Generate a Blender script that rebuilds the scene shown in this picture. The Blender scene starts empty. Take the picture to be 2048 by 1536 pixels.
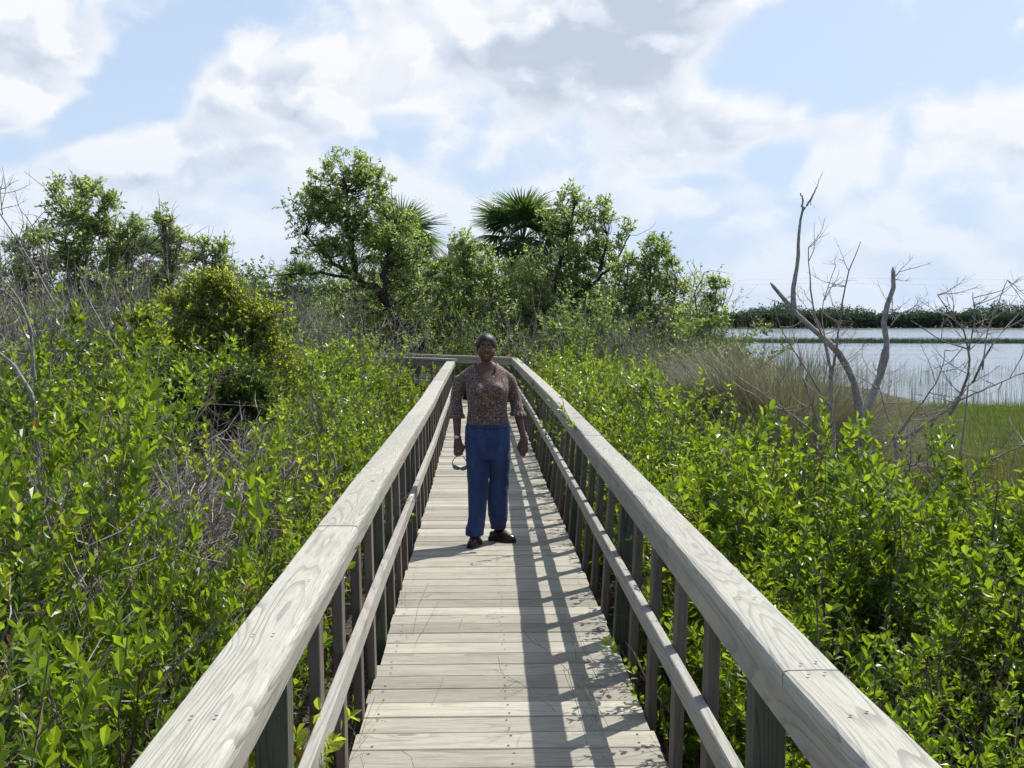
import bpy, bmesh, math, random
import numpy as np
from mathutils import Vector, Matrix

SC = bpy.context.scene
COL = SC.collection
rad = math.radians

# ------------------------------------------------------------------ camera
FPX, W0, H0 = 2160.0, 2048.0, 1536.0
CAM_H = 1.72
YAW = math.atan(66 / FPX)
PITCH = math.atan(122 / FPX)
cam_data = bpy.data.cameras.new("camera")
cam = bpy.data.objects.new("camera", cam_data)
COL.objects.link(cam)
cam.location = (0, 0, CAM_H)
cam.rotation_euler = (rad(90) - PITCH, 0, -YAW)
cam_data.sensor_width = 36.0
cam_data.lens = 36.0 * FPX / W0
cam_data.clip_start = 0.05
cam_data.clip_end = 6000
SC.camera = cam
CM = cam.rotation_euler.to_matrix()


def P(px, py, Y):
    """the world point at forward distance Y that the photograph shows at (px, py)"""
    d = CM @ Vector(((px - W0 / 2) / FPX, -(py - H0 / 2) / FPX, -1.0))
    t = Y / d.y
    return Vector((d.x * t, Y, CAM_H + d.z * t))


# ------------------------------------------------------------------ light
SUN_DIR = Vector((0.552, 0.47, 1.0)).normalized()
SUN_EL = math.asin(SUN_DIR.z)
SUN_AZ = math.atan2(SUN_DIR.x, SUN_DIR.y)
sun_data = bpy.data.lights.new("sun", 'SUN')
sun_data.energy = 5.0
sun_data.angle = rad(0.5)
sun_data.color = (1.0, 0.955, 0.88)
sun = bpy.data.objects.new("sun", sun_data)
COL.objects.link(sun)
sun.rotation_euler = SUN_DIR.to_track_quat('Z', 'Y').to_euler()
SC.view_settings.view_transform = 'Standard'
SC.view_settings.look = 'None'
SC.view_settings.exposure = 0.15
SC.view_settings.gamma = 1.0
SC.cycles.max_bounces = 4
SC.cycles.diffuse_bounces = 3
SC.cycles.glossy_bounces = 2
SC.cycles.transmission_bounces = 3
SC.cycles.transparent_max_bounces = 4
SC.cycles.use_denoising = True
SC.cycles.use_adaptive_sampling = True
SC.cycles.adaptive_threshold = 0.03
SC.cycles.sample_clamp_indirect = 4.0


# ------------------------------------------------------------------ node helper
class N:
    def __init__(s, tree):
        s.t = tree
        s.n = tree.nodes
        s.l = tree.links

    def new(s, typ, **kw):
        n = s.n.new(typ)
        for k, v in kw.items():
            setattr(n, k, v)
        return n

    def put(s, sock, v):
        if v is None:
            return
        if isinstance(v, bpy.types.NodeSocket):
            s.l.new(v, sock)
        else:
            if isinstance(v, (tuple, list)) and len(v) == 3 and sock.type == 'RGBA':
                v = (*v, 1)
            sock.default_value = v

    def m(s, op, a, b=None, c=None, clamp=False):
        n = s.new('ShaderNodeMath', operation=op, use_clamp=clamp)
        s.put(n.inputs[0], a)
        s.put(n.inputs[1], b)
        s.put(n.inputs[2], c)
        return n.outputs[0]

    def mr(s, v, a, b, c=0.0, d=1.0, smooth=True):
        n = s.new('ShaderNodeMapRange')
        n.interpolation_type = 'SMOOTHSTEP' if smooth else 'LINEAR'
        s.put(n.inputs['Value'], v)
        for k, x in (('From Min', a), ('From Max', b), ('To Min', c), ('To Max', d)):
            s.put(n.inputs[k], x)
        return n.outputs['Result']

    def mix(s, f, a, b, blend='MIX'):
        n = s.new('ShaderNodeMix', data_type='RGBA', blend_type=blend)
        s.put(n.inputs[0], f)
        s.put(n.inputs[6], a)
        s.put(n.inputs[7], b)
        return n.outputs[2]

    def comb(s, x, y, z=0.0):
        n = s.new('ShaderNodeCombineXYZ')
        s.put(n.inputs[0], x)
        s.put(n.inputs[1], y)
        s.put(n.inputs[2], z)
        return n.outputs[0]

    def sep(s, v):
        n = s.new('ShaderNodeSeparateXYZ')
        s.put(n.inputs[0], v)
        return n.outputs

    def vm(s, op, a, b):
        n = s.new('ShaderNodeVectorMath', operation=op)
        s.put(n.inputs[0], a)
        s.put(n.inputs[1], b)
        return n.outputs[0]

    def noise(s, vec, scale, detail=3, rough=0.55, dist=0.0, color=False):
        n = s.new('ShaderNodeTexNoise')
        s.put(n.inputs['Vector'], vec)
        s.put(n.inputs['Scale'], scale)
        s.put(n.inputs['Detail'], detail)
        s.put(n.inputs['Roughness'], rough)
        s.put(n.inputs['Distortion'], dist)
        return n.outputs['Color' if color else 'Fac']

    def voro(s, vec, scale, feature='F1', rnd=1.0, out='Distance'):
        n = s.new('ShaderNodeTexVoronoi', feature=feature)
        s.put(n.inputs['Vector'], vec)
        s.put(n.inputs['Scale'], scale)
        s.put(n.inputs['Randomness'], rnd)
        return n.outputs[out]

    def ramp(s, f, stops):
        n = s.new('ShaderNodeValToRGB')
        s.put(n.inputs[0], f)
        el = n.color_ramp.elements
        while len(el) < len(stops):
            el.new(0.5)
        for e, (p, c) in zip(el, stops):
            e.position = p
            e.color = (*c, 1) if len(c) == 3 else c
        return n.outputs[0]

    def bump(s, h, strength=0.3, dist=0.01):
        n = s.new('ShaderNodeBump')
        s.put(n.inputs['Height'], h)
        n.inputs['Strength'].default_value = strength
        n.inputs['Distance'].default_value = dist
        return n.outputs[0]


def mat(name):
    m = bpy.data.materials.new(name)
    m.use_nodes = True
    g = N(m.node_tree)
    b = m.node_tree.nodes['Principled BSDF']
    return m, g, b


# ------------------------------------------------------------------ sky
world = bpy.data.worlds.new("World")
SC.world = world
world.use_nodes = True
g = N(world.node_tree)
bg = g.n['Background']
sky = g.new('ShaderNodeTexSky', sky_type='NISHITA', sun_disc=False)
sky.sun_elevation = SUN_EL
sky.sun_rotation = SUN_AZ
sky.altitude = 0
sky.air_density = 1.0
sky.dust_density = 2.2
sky.ozone_density = 1.0
tc = g.new('ShaderNodeTexCoord')
dirv = tc.outputs['Generated']
dx, dy, dz = g.sep(dirv)
az = g.m('ARCTAN2', dx, dy)                  # degrees-like coordinates of the dome
el = g.m('ARCSINE', dz)


def azel(px, py):
    v = (P(px, py, 100.0) - Vector((0, 0, CAM_H))).normalized()
    return math.atan2(v.x, v.y), math.asin(v.z)


def blob(px, py, rx, ry, ang=0.0, soft=1.0):
    """soft ellipse on the dome, 1 in its middle, 0 outside"""
    a0, e0 = azel(px, py)
    a = g.m('SUBTRACT', az, a0)
    e = g.m('SUBTRACT', el, e0)
    c, s_ = math.cos(rad(ang)), math.sin(rad(ang))
    u = g.m('DIVIDE', g.m('ADD', g.m('MULTIPLY', a, c), g.m('MULTIPLY', e, s_)), rx / FPX)
    v = g.m('DIVIDE', g.m('SUBTRACT', g.m('MULTIPLY', e, c), g.m('MULTIPLY', a, s_)), ry / FPX)
    d = g.m('SQRT', g.m('ADD', g.m('MULTIPLY', u, u), g.m('MULTIPLY', v, v)))
    return g.mr(d, 1.0 + 0.5 * soft, 1.0 - 0.6 * soft)


def total(lst):
    r = None
    for w, b in lst:
        t = g.m('MULTIPLY', b, w)
        r = t if r is None else g.m('ADD', r, t)
    return r


# billows flatten towards the horizon: stretch the noise lookup with elevation
elc = g.m('MAXIMUM', el, 0.0)
cv = g.comb(g.m('MULTIPLY', az, 1.0), g.m('MULTIPLY', el, 1.35), 0.37)
warp = g.noise(cv, 5.0, 3, 0.6, color=True)
wv = g.vm('ADD', cv, g.vm('MULTIPLY', g.vm('SUBTRACT', warp, (0.5, 0.5, 0.5)), (0.10, 0.10, 0.0)))
gaps = total([
    (0.75, blob(430, 30, 260, 85, -4)),
    (0.62, blob(290, 170, 150, 80, 35)),
    (0.55, blob(110, 262, 150, 34, 24)),
    (0.80, blob(1780, 60, 330, 120, -4)),
    (0.55, blob(1560, 170, 190, 60, -8)),
    (0.45, blob(780, 265, 110, 42, 10)),
    (0.30, blob(800, 300, 60, 40, 0)),
    (0.25, blob(1330, 365, 120, 16, 0)),
    (0.34, blob(1560, 330, 50, 60, 60)),
    (0.34, blob(1790, 300, 26, 60, -10)),
    (0.26, blob(1650, 420, 170, 36, 12)),
    (0.24, blob(1900, 390, 60, 60, 0)),
    (0.24, blob(70, 400, 150, 50, 0)),
    (0.22, blob(620, 20, 90, 60, 0)),
    (0.22, blob(1650, 480, 520, 110, 0, 1.4)),
    (0.12, blob(1050, 330, 200, 60, 0, 1.4)),
])
solid = total([
    (0.30, blob(60, 110, 130, 150, 0)),
    (0.25, blob(560, 130, 180, 90, 25)),
    (0.30, blob(1250, 60, 330, 130, 0)),
    (0.30, blob(1450, 250, 200, 70, 12)),
    (0.22, blob(1900, 250, 180, 70, 0)),
    (0.20, blob(300, 330, 300, 80, 10)),
])
big = g.m('ADD', g.m('SUBTRACT', 0.74, gaps), solid)


def billow(vec):
    n1_ = g.noise(vec, 6.5, 8, 0.58, 0.15)
    b1_ = g.voro(vec, 17.0, 'SMOOTH_F1')
    b2_ = g.voro(g.vm('ADD', vec, (1.1, 2.3, 0.0)), 41.0, 'SMOOTH_F1')
    r_ = g.m('MULTIPLY', g.m('SUBTRACT', n1_, 0.5), 2.0)
    return g.m('SUBTRACT', g.m('SUBTRACT', r_, g.m('MULTIPLY', b1_, 0.80)), g.m('MULTIPLY', b2_, 0.42))


fine_ = g.vm('MULTIPLY', g.vm('SUBTRACT', g.noise(cv, 34.0, 4, 0.62, color=True), (0.5, 0.5, 0.5)), (0.035, 0.035, 0.0))
wv2 = g.vm('ADD', wv, fine_)
h0 = billow(wv2)
h1 = billow(g.vm('ADD', wv2, (0.016, 0.026, 0.0)))      # towards the sun
dens = g.m('ADD', g.m('ADD', big, h0), 0.16)
# this bank of cumulus stands ahead; the sky overhead and behind is clear
ahead = g.m('MULTIPLY', g.mr(dy, 0.30, 0.75), g.mr(el, 0.75, 0.40))
cover = g.m('MULTIPLY', g.mr(dens, -0.22, 0.40), ahead)
# thick parts of the clouds are grey underneath, thin rims are bright
thick = total([
    (1.00, blob(1250, 70, 270, 85, 4, 1.3)),
    (0.40, blob(1150, 150, 220, 80, 0, 1.3)),
    (0.75, blob(470, 330, 110, 60, 0, 1.3)),
    (0.50, blob(330, 390, 150, 26, -3, 1.2)),
    (0.35, blob(60, 200, 110, 90, 0, 1.2)),
    (0.45, blob(1330, 320, 170, 40, 3, 1.2)),
    (0.30, blob(1010, 250, 120, 90, 0, 1.3)),
    (0.35, blob(1980, 460, 120, 60, 20, 1.2)),
    (0.35, blob(1620, 10, 80, 30, 0, 1.2)),
])
lit = g.m('MULTIPLY', g.m('SUBTRACT', h0, h1), 1.7)
soft = g.m('MULTIPLY', g.m('SUBTRACT', g.noise(wv, 5.0, 4, 0.5), 0.40), 1.5)
shade = g.m('SUBTRACT', g.m('ADD', g.m('ADD', g.m('MULTIPLY', thick, 0.80), soft), 0.03), lit)
shade = g.m('MULTIPLY', g.m('MAXIMUM', shade, 0.0), g.mr(dens, 0.05, 0.6, 0.25, 1.0))
rim = g.m('MULTIPLY', g.mr(dens, 0.0, 0.22), g.mr(dens, 0.60, 0.22))
K = 8.8
cl = g.ramp(shade, [(0.0, (0.92, 0.94, 0.97)), (0.30, (0.78, 0.83, 0.92)), (0.62, (0.65, 0.72, 0.84)), (1.0, (0.55, 0.62, 0.74))])
cl = g.mix(g.m('MULTIPLY', rim, 0.35), cl, (0.97, 0.98, 1.0))
clk = g.vm('MULTIPLY', cl, (K, K, K))
# pale moisture veil over the blue, thicker near the horizon
veil = g.mr(el, 0.60, 0.0, 0.42, 0.95, smooth=False)
veil = g.m('MULTIPLY', g.m('MAXIMUM', veil, 0.0), g.mr(dy, -0.2, 0.6, 0.45, 1.0))
base = g.mix(veil, g.vm('MULTIPLY', sky.outputs[0], (1.25, 1.25, 1.25)), (0.60 * K, 0.745 * K, 0.97 * K))
lowfade = g.mr(el, 0.0, 0.22, 0.42, 1.0)
skyc = g.mix(g.m('MULTIPLY', cover, lowfade), base, clk)
g.l.new(skyc, bg.inputs['Color'])
bg.inputs['Strength'].default_value = 0.105
world.cycles.sampling_method = 'MANUAL'
world.cycles.sample_map_resolution = 512

# ------------------------------------------------------------------ object helpers
RNG = np.random.default_rng(7)
random.seed(5)


def tag(o, label=None, cat=None, group=None, kind=None):
    if label:
        o['label'] = label
    if cat:
        o['category'] = cat
    if group:
        o['group'] = group
    if kind:
        o['kind'] = kind
    return o


def empty(name, loc, label=None, cat=None, group=None):
    o = bpy.data.objects.new(name, None)
    o.empty_display_size = 0.2
    o.location = loc
    COL.objects.link(o)
    return tag(o, label, cat, group)


class MB:
    """collects shapes and links them as one mesh object"""

    def __init__(s):
        s.v, s.f, s.uv, s.r, s.mi, s.n = [], [], [], [], [], 0

    def add(s, verts, faces, uv=None, rnd=0.0, mi=0):
        faces = np.asarray(faces)
        verts = np.asarray(verts, float)
        s.v.append(verts)
        s.f.append(faces + s.n)
        s.uv.append(uv if uv is not None else np.zeros((faces.size, 2)))
        s.r.append(np.full(len(faces), rnd) if np.isscalar(rnd) else rnd)
        s.mi.append(np.full(len(faces), mi, int))
        s.n += len(verts)

    def mesh(s, name, mats, smooth=False):
        me = bpy.data.meshes.new(name)
        V = np.concatenate(s.v) if s.v else np.zeros((0, 3))
        me.vertices.add(len(V))
        me.vertices.foreach_set('co', V.ravel())
        idx = np.concatenate([f.ravel() for f in s.f])
        cnt = np.concatenate([np.full(len(f), f.shape[1]) for f in s.f])
        me.loops.add(len(idx))
        me.loops.foreach_set('vertex_index', idx)
        me.polygons.add(len(cnt))
        me.polygons.foreach_set('loop_start', np.concatenate([[0], np.cumsum(cnt)[:-1]]))
        me.polygons.foreach_set('loop_total', cnt)
        me.polygons.foreach_set('material_index', np.concatenate(s.mi))
        me.polygons.foreach_set('use_smooth', np.full(len(cnt), bool(smooth)))
        me.update(calc_edges=True)
        uvl = me.uv_layers.new(name='UVMap')
        uvl.data.foreach_set('uv', np.concatenate(s.uv).ravel())
        at = me.attributes.new('rnd', 'FLOAT', 'FACE')
        at.data.foreach_set('value', np.concatenate(s.r))
        for m_ in (mats if isinstance(mats, (list, tuple)) else [mats]):
            me.materials.append(m_)
        return me

    def build(s, name, mats, parent=None, smooth=False, loc=None):
        me = s.mesh(name, mats, smooth)
        o = bpy.data.objects.new(name, me)
        COL.objects.link(o)
        if parent is not None:
            o.parent = parent
        if loc is not None:
            o.location = loc
        return o


def loft(mb, rings, uvv=None, u=None, closed=True, caps=True, rnd=0.0, uoff=(0, 0), mi=0, brk=0.0):
    """rings: (k, n, 3) array joined to a tube; uv in metres (u along, v round)"""
    R = np.asarray(rings, float)
    k, n = R.shape[:2]
    ii, jj = np.meshgrid(np.arange(k - 1), np.arange(n if closed else n - 1), indexing='ij')
    a = ii * n + jj
    b = ii * n + (jj + 1) % n
    F = np.stack([a, b, b + n, a + n], -1).reshape(-1, 4)
    if u is None:
        u = np.concatenate([[0], np.cumsum(np.linalg.norm(np.diff(R.mean(1), axis=0), axis=1))])
    if uvv is None:
        d = np.linalg.norm(np.roll(R[0], -1, 0) - R[0], axis=1)
        uvv = np.concatenate([[0], np.cumsum(d)])
    k_ = jj * brk
    U = np.stack([np.stack([u[ii], uvv[jj] + k_], -1), np.stack([u[ii], uvv[jj + 1] + k_], -1),
                  np.stack([u[ii + 1], uvv[jj + 1] + k_], -1), np.stack([u[ii + 1], uvv[jj] + k_], -1)], 2).reshape(-1, 2)
    mb.add(R.reshape(-1, 3), F, U + np.array(uoff), rnd, mi)
    if caps:
        base = mb.n - k * n
        for st, rev in ((0, True), (k - 1, False)):
            f = base + st * n + np.arange(n)
            if rev:
                f = f[::-1]
            mb.f.append(f[None, :])
            cc = R[st][(np.arange(n)[::-1] if rev else np.arange(n))]
            mb.uv.append(np.stack([cc[:, 0] * 0.15 + uoff[0] + cc[:, 1], cc[:, 2] + uoff[1]], -1))
            mb.r.append(np.full(1, rnd))
            mb.mi.append(np.full(1, mi, int))


def box(mb, x0, x1, y0, y1, z0, z1, axis=1, rnd=None, bev=0.003, mi=0):
    """bevelled box with grain along the given axis"""
    lo = np.array([x0, y0, z0], float)
    hi = np.array([x1, y1, z1], float)
    o = [a for a in range(3) if a != axis]
    b = min(bev, 0.3 * min(hi[o[0]] - lo[o[0]], hi[o[1]] - lo[o[1]]))
    p, q = (lo[o[0]], hi[o[0]]), (lo[o[1]], hi[o[1]])
    sec = [(p[0] + b, q[0]), (p[1] - b, q[0]), (p[1], q[0] + b), (p[1], q[1] - b), (p[1] - b, q[1]), (p[0] + b, q[1]),
           (p[0], q[1] - b), (p[0], q[0] + b)]
    if axis == 1:
        sec = sec[::-1]
    rings = []
    for t in (lo[axis], hi[axis]):
        rg = np.zeros((8, 3))
        rg[:, o[0]] = [c[0] for c in sec]
        rg[:, o[1]] = [c[1] for c in sec]
        rg[:, axis] = t
        rings.append(rg)
    r = random.random() if rnd is None else rnd
    loft(mb, rings, rnd=r, uoff=(r * 37.0, random.random() * 23.0), mi=mi, brk=1.73)


def nrm(v):
    return v / np.maximum(np.linalg.norm(v, axis=-1, keepdims=True), 1e-9)


def tubes(mb, PT, R, sides=4, mi=0):
    """PT (n,k,3) centre lines, R (n,k) radii"""
    n, k = PT.shape[:2]
    T = np.gradient(PT, axis=1)
    T = nrm(T)
    ref = np.where(np.abs(T[..., 2:3]) > 0.8, np.array([1.0, 0, 0]), np.array([0, 0, 1.0]))
    A = nrm(np.cross(T, ref))
    B = np.cross(T, A)
    ang = np.arange(sides) / sides * 2 * math.pi
    V = PT[:, :, None, :] + R[:, :, None, None] * (np.cos(ang)[None, None, :, None] * A[:, :, None, :] + np.sin(ang)[None, None, :, None] * B[:, :, None, :])
    i, j, s_ = np.meshgrid(np.arange(n), np.arange(k - 1), np.arange(sides), indexing='ij')
    a = (i * k + j) * sides + s_
    b = (i * k + j) * sides + (s_ + 1) % sides
    F = np.stack([a, b, b + sides, a + sides], -1).reshape(-1, 4)
    mb.add(V.reshape(-1, 3), F, mi=mi)


def grow(start, d, length, k=5, up=0.12, wig=0.15):
    n = len(start)
    out = [start]
    d = nrm(d)
    p = start
    for _ in range(k - 1):
        d = nrm(d + np.array([0, 0, up]) + RNG.normal(0, wig, (n, 3)))
        p = p + d * (length / (k - 1))[:, None]
        out.append(p)
    return np.stack(out, 1)


def along(PT, t):
    """points and tangents on curves: PT (n,k,3), t (n,m)"""
    n, k = PT.shape[:2]
    x = np.clip(t, 0, 0.9999) * (k - 1)
    i = x.astype(int)
    f = (x - i)[..., None]
    r = np.arange(n)[:, None]
    a, b = PT[r, i], PT[r, i + 1]
    return a * (1 - f) + b * f, nrm(b - a)


def leaves(mb, pos, d, length, width, fold=0.25, simple=False, mi=0):
    """blades from pos along d; two folded halves, or one small quad when simple"""
    n = len(pos)
    d = nrm(d)
    side = nrm(np.cross(d, RNG.normal(0, 0.55, (n, 3)) + np.array([0, 0, 1.0])))
    up = np.cross(side, d)
    L = length[:, None]
    Wd = width[:, None] * 0.5
    tip = pos + d * L - up * L * 0.10
    if simple:
        m = pos + d * L * 0.5
        V = np.stack([pos, m + side * Wd, tip, m - side * Wd], 1)
        F = (np.arange(n)[:, None] * 4 + np.arange(4)[None, :])
        mb.add(V.reshape(-1, 3), F, mi=mi)
        return
    a, b = pos + d * L * 0.30, pos + d * L * 0.68
    h = up * Wd * fold
    V = np.stack([pos, a + side * Wd * 0.8 + h, b + side * Wd + h, tip, b - side * Wd + h, a - side * Wd * 0.8 + h], 1)
    o = np.arange(n)[:, None] * 6
    F = np.concatenate([o + np.array([[0, 1, 2, 3]]), o + np.array([[0, 3, 4, 5]])], 0)
    mb.add(V.reshape(-1, 3), F, mi=mi)


# ------------------------------------------------------------------ lie of the land
def ground_h(x, y):
    x = np.asarray(x, float)
    y = np.asarray(y, float)
    edge = np.minimum(x - (6.0 + 0.17 * y + 1.2 * np.sin(y * 0.21)), y - (30.5 + 1.2 * np.sin(x * 0.33) - 0.22 * np.clip(x, 0, 14)))
    far = np.minimum(edge, 512 + 3 * np.sin(x * 0.02) - y)
    t = np.clip(far / 5.0, 0, 1)
    t = t * t * (3 - 2 * t)
    land = -0.74 + 0.05 * np.sin(x * 1.3 + 0.4) * np.sin(y * 1.1) + 0.03 * np.sin(x * 3.1) * np.cos(y * 2.7)
    return land * (1 - t) + (-1.6) * t


WATER_Z = -0.90


def deck_z(y):
    return float(np.interp(y, [-5, 0, 12.06, 21.6, 60], [0.023, 0, -0.055, 0.075, 0.10]))

# ------------------------------------------------------------------ materials
def wood(name, light, dark, line=0.7, lines=9.0, fine=0.35, rough=0.8, stain=(0.2, 0.17, 0.14), stain_amt=0.35, knots=0.8, vary=0.25, across=7.0, warmcol=None):
    m, g, b = mat(name)
    uv = g.new('ShaderNodeUVMap', uv_map='UVMap').outputs[0]
    at = g.new('ShaderNodeAttribute', attribute_name='rnd', attribute_type='GEOMETRY').outputs['Fac']
    st = g.vm('MULTIPLY', uv, (0.48, across, 1.0))
    wob = g.noise(g.vm('MULTIPLY', uv, (2.2, 6.0, 1.0)), 1.0, 2, 0.5)
    nz = g.noise(st, 1.0, 1.0, 0.35)
    kn = g.voro(g.vm('MULTIPLY', uv, (1.35, 5.0, 1.0)), 1.0)
    kn_f = g.mr(kn, 0.34, 0.0)
    field = g.m('ADD', g.m('ADD', g.m('MULTIPLY', nz, lines), g.m('MULTIPLY', kn_f, 2.6 * knots)), g.m('MULTIPLY', wob, 1.3))
    fr = g.m('FRACT', field)
    ln = g.m('MULTIPLY', g.mr(fr, 0.50, 0.92), g.mr(fr, 1.0, 0.95))
    fib = g.noise(g.vm('MULTIPLY', uv, (7.0, 240.0, 1.0)), 1.0, 4, 0.7)
    pit = g.noise(g.vm('MULTIPLY', uv, (60.0, 160.0, 1.0)), 1.0, 2, 0.6)
    fade = g.mr(g.noise(g.vm('MULTIPLY', uv, (0.9, 9.0, 1.0)), 1.0, 2, 0.5), 0.35, 0.62, 0.35, 1.0)
    lnm = g.m('MULTIPLY', g.m('MULTIPLY', ln, fade), line)
    c = g.mix(lnm, light, dark)
    c = g.mix(g.m('MULTIPLY', g.mr(fib, 0.42, 0.72), fine), c, dark)
    c = g.mix(g.m('MULTIPLY', g.mr(pit, 0.60, 0.74), 0.35), c, dark)
    if warmcol:
        c = g.mix(g.mr(g.noise(g.vm('MULTIPLY', uv, (2.0, 12.0, 1.0)), 1.3, 4, 0.6), 0.5, 0.72, 0.0, 0.75), c, warmcol)
    blot = g.mr(g.noise(g.vm('MULTIPLY', uv, (1.1, 4.0, 1.0)), 1.7, 5, 0.62), 0.46, 0.75)
    c = g.mix(g.m('MULTIPLY', blot, stain_amt), c, stain)
    core = g.mr(kn, 0.075, 0.045)
    c = g.mix(g.m('MULTIPLY', core, 0.75 * min(1.0, knots)), c, (0.10, 0.07, 0.05))
    v = g.m('ADD', 1.0 - vary, g.m('MULTIPLY', at, 2 * vary))
    c = g.mix(1.0, c, g.comb(v, v, g.m('MULTIPLY', v, 0.99)), 'MULTIPLY')
    g.put(b.inputs['Base Color'], c)
    b.inputs['Roughness'].default_value = rough
    b.inputs['Specular IOR Level'].default_value = 0.3
    hgt = g.m('SUBTRACT', g.m('MULTIPLY', fib, 0.5), g.m('MULTIPLY', ln, 0.8))
    g.put(b.inputs['Normal'], g.bump(hgt, 0.35, 0.003))
    return m


M = {}
M['cap'] = wood('weathered_cap_wood', (0.43, 0.42, 0.37), (0.18, 0.185, 0.165), 0.66, 28.0, 0.7, stain=(0.30, 0.275, 0.24), stain_amt=0.45, vary=0.08, across=8.0)
M['fascia'] = wood('fascia_wood', (0.33, 0.32, 0.28), (0.17, 0.15, 0.125), 0.6, 16.0, 0.45, stain=(0.20, 0.175, 0.145), stain_amt=0.5, vary=0.12, warmcol=(0.40, 0.36, 0.25))
M['deck'] = wood('deck_board_wood', (0.40, 0.385, 0.33), (0.17, 0.15, 0.125), 0.50, 11.0, 0.8, stain=(0.25, 0.22, 0.18), stain_amt=0.6, vary=0.24, knots=0.7, across=9.0, warmcol=(0.43, 0.40, 0.31))
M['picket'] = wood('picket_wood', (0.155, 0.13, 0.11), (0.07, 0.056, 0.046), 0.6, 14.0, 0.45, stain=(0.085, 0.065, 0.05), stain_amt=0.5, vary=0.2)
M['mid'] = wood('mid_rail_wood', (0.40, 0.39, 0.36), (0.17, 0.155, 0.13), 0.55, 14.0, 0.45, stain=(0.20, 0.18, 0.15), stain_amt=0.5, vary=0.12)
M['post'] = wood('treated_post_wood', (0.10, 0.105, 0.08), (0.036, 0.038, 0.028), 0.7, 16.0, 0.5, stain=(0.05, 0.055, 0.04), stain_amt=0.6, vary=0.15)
M['joist'] = wood('joist_wood', (0.15, 0.12, 0.10), (0.07, 0.055, 0.04), 0.5, 7.0, 0.4, vary=0.1)


def leafmat(name, c1, c2, tr, trans=0.42, rough=0.38, brown=0.02):
    m, g, b = mat(name)
    geo = g.new('ShaderNodeNewGeometry')
    rp = geo.outputs['Random Per Island']
    oi = g.new('ShaderNodeObjectInfo').outputs['Random']
    c = g.mix(rp, c1, c2)
    k = g.m('ADD', 0.80, g.m('MULTIPLY', oi, 0.4))
    c = g.mix(1.0, c, g.comb(k, k, g.m('MULTIPLY', k, 0.95)), 'MULTIPLY')
    if brown:
        sel = g.m('GREATER_THAN', g.m('FRACT', g.m('MULTIPLY', rp, 57.3)), 1.0 - brown)
        c = g.mix(sel, c, (0.22, 0.07, 0.02))
    # the underside is paler, as on real leaves
    c = g.mix(g.m('MULTIPLY', geo.outputs['Backfacing'], 0.35), c, (c2[0] * 1.2, c2[1] * 1.15, c2[2] * 1.6))
    g.put(b.inputs['Base Color'], c)
    b.inputs['Roughness'].default_value = rough
    b.inputs['Specular IOR Level'].default_value = 0.5
    t = g.new('ShaderNodeBsdfTranslucent')
    tcol = g.mix(rp, (tr[0] * 0.35, tr[1] * 0.42, tr[2] * 0.5), tr)
    g.put(t.inputs[0], tcol)
    mx = g.new('ShaderNodeMixShader')
    mx.inputs[0].default_value = trans
    g.l.new(b.outputs[0], mx.inputs[1])
    g.l.new(t.outputs[0], mx.inputs[2])
    g.l.new(mx.outputs[0], g.n['Material Output'].inputs[0])
    return m


M['leaf'] = leafmat('shrub_leaf', (0.034, 0.082, 0.012), (0.118, 0.195, 0.018), (0.46, 0.62, 0.026), 0.48, 0.33, 0.012)
M['leaf_dark'] = leafmat('dark_leaf', (0.025, 0.065, 0.014), (0.065, 0.12, 0.020), (0.24, 0.38, 0.03), 0.42, 0.35, 0.015)
M['leaf_tree'] = leafmat('tree_leaf', (0.11, 0.17, 0.048), (0.24, 0.31, 0.105), (0.66, 0.82, 0.22), 0.56, 0.40, 0.02)
M['leaf_mid'] = leafmat('scrub_leaf', (0.055, 0.105, 0.026), (0.13, 0.19, 0.045), (0.36, 0.50, 0.08), 0.48, 0.45, 0.03)
M['leaf_yellow'] = leafmat('yellow_green_leaf', (0.10, 0.155, 0.020), (0.24, 0.29, 0.035), (0.68, 0.78, 0.06), 0.56, 0.38, 0.01)
M['palm'] = leafmat('palm_leaf', (0.035, 0.080, 0.022), (0.075, 0.13, 0.035), (0.24, 0.38, 0.07), 0.36, 0.35, 0.03)
M['palm_old'] = leafmat('old_palm_leaf', (0.20, 0.16, 0.07), (0.30, 0.25, 0.12), (0.35, 0.30, 0.12), 0.3, 0.6, 0.0)
M['grass_tuft'] = leafmat('cordgrass_blade', (0.11, 0.095, 0.055), (0.21, 0.205, 0.11), (0.24, 0.25, 0.12), 0.35, 0.45, 0.10)
M['grass_gold'] = leafmat('golden_sedge', (0.13, 0.12, 0.030), (0.17, 0.18, 0.035), (0.28, 0.30, 0.06), 0.4, 0.5, 0.08)
M['grass_green'] = leafmat('bright_marsh_grass', (0.07, 0.15, 0.016), (0.13, 0.22, 0.022), (0.22, 0.38, 0.03), 0.45, 0.5, 0.0)
M['reed'] = leafmat('reed_stem', (0.09, 0.13, 0.06), (0.16, 0.19, 0.09), (0.25, 0.32, 0.12), 0.3, 0.5, 0.03)
M['far_leaf'] = leafmat('far_wood_leaf', (0.040, 0.075, 0.038), (0.062, 0.105, 0.052), (0.09, 0.16, 0.07), 0.30, 0.9, 0.0)  # leaf colour lightened so distance haze is painted into it
M['band'] = leafmat('reed_bed_blade', (0.035, 0.065, 0.030), (0.06, 0.09, 0.04), (0.08, 0.13, 0.05), 0.3, 0.8, 0.0)


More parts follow.
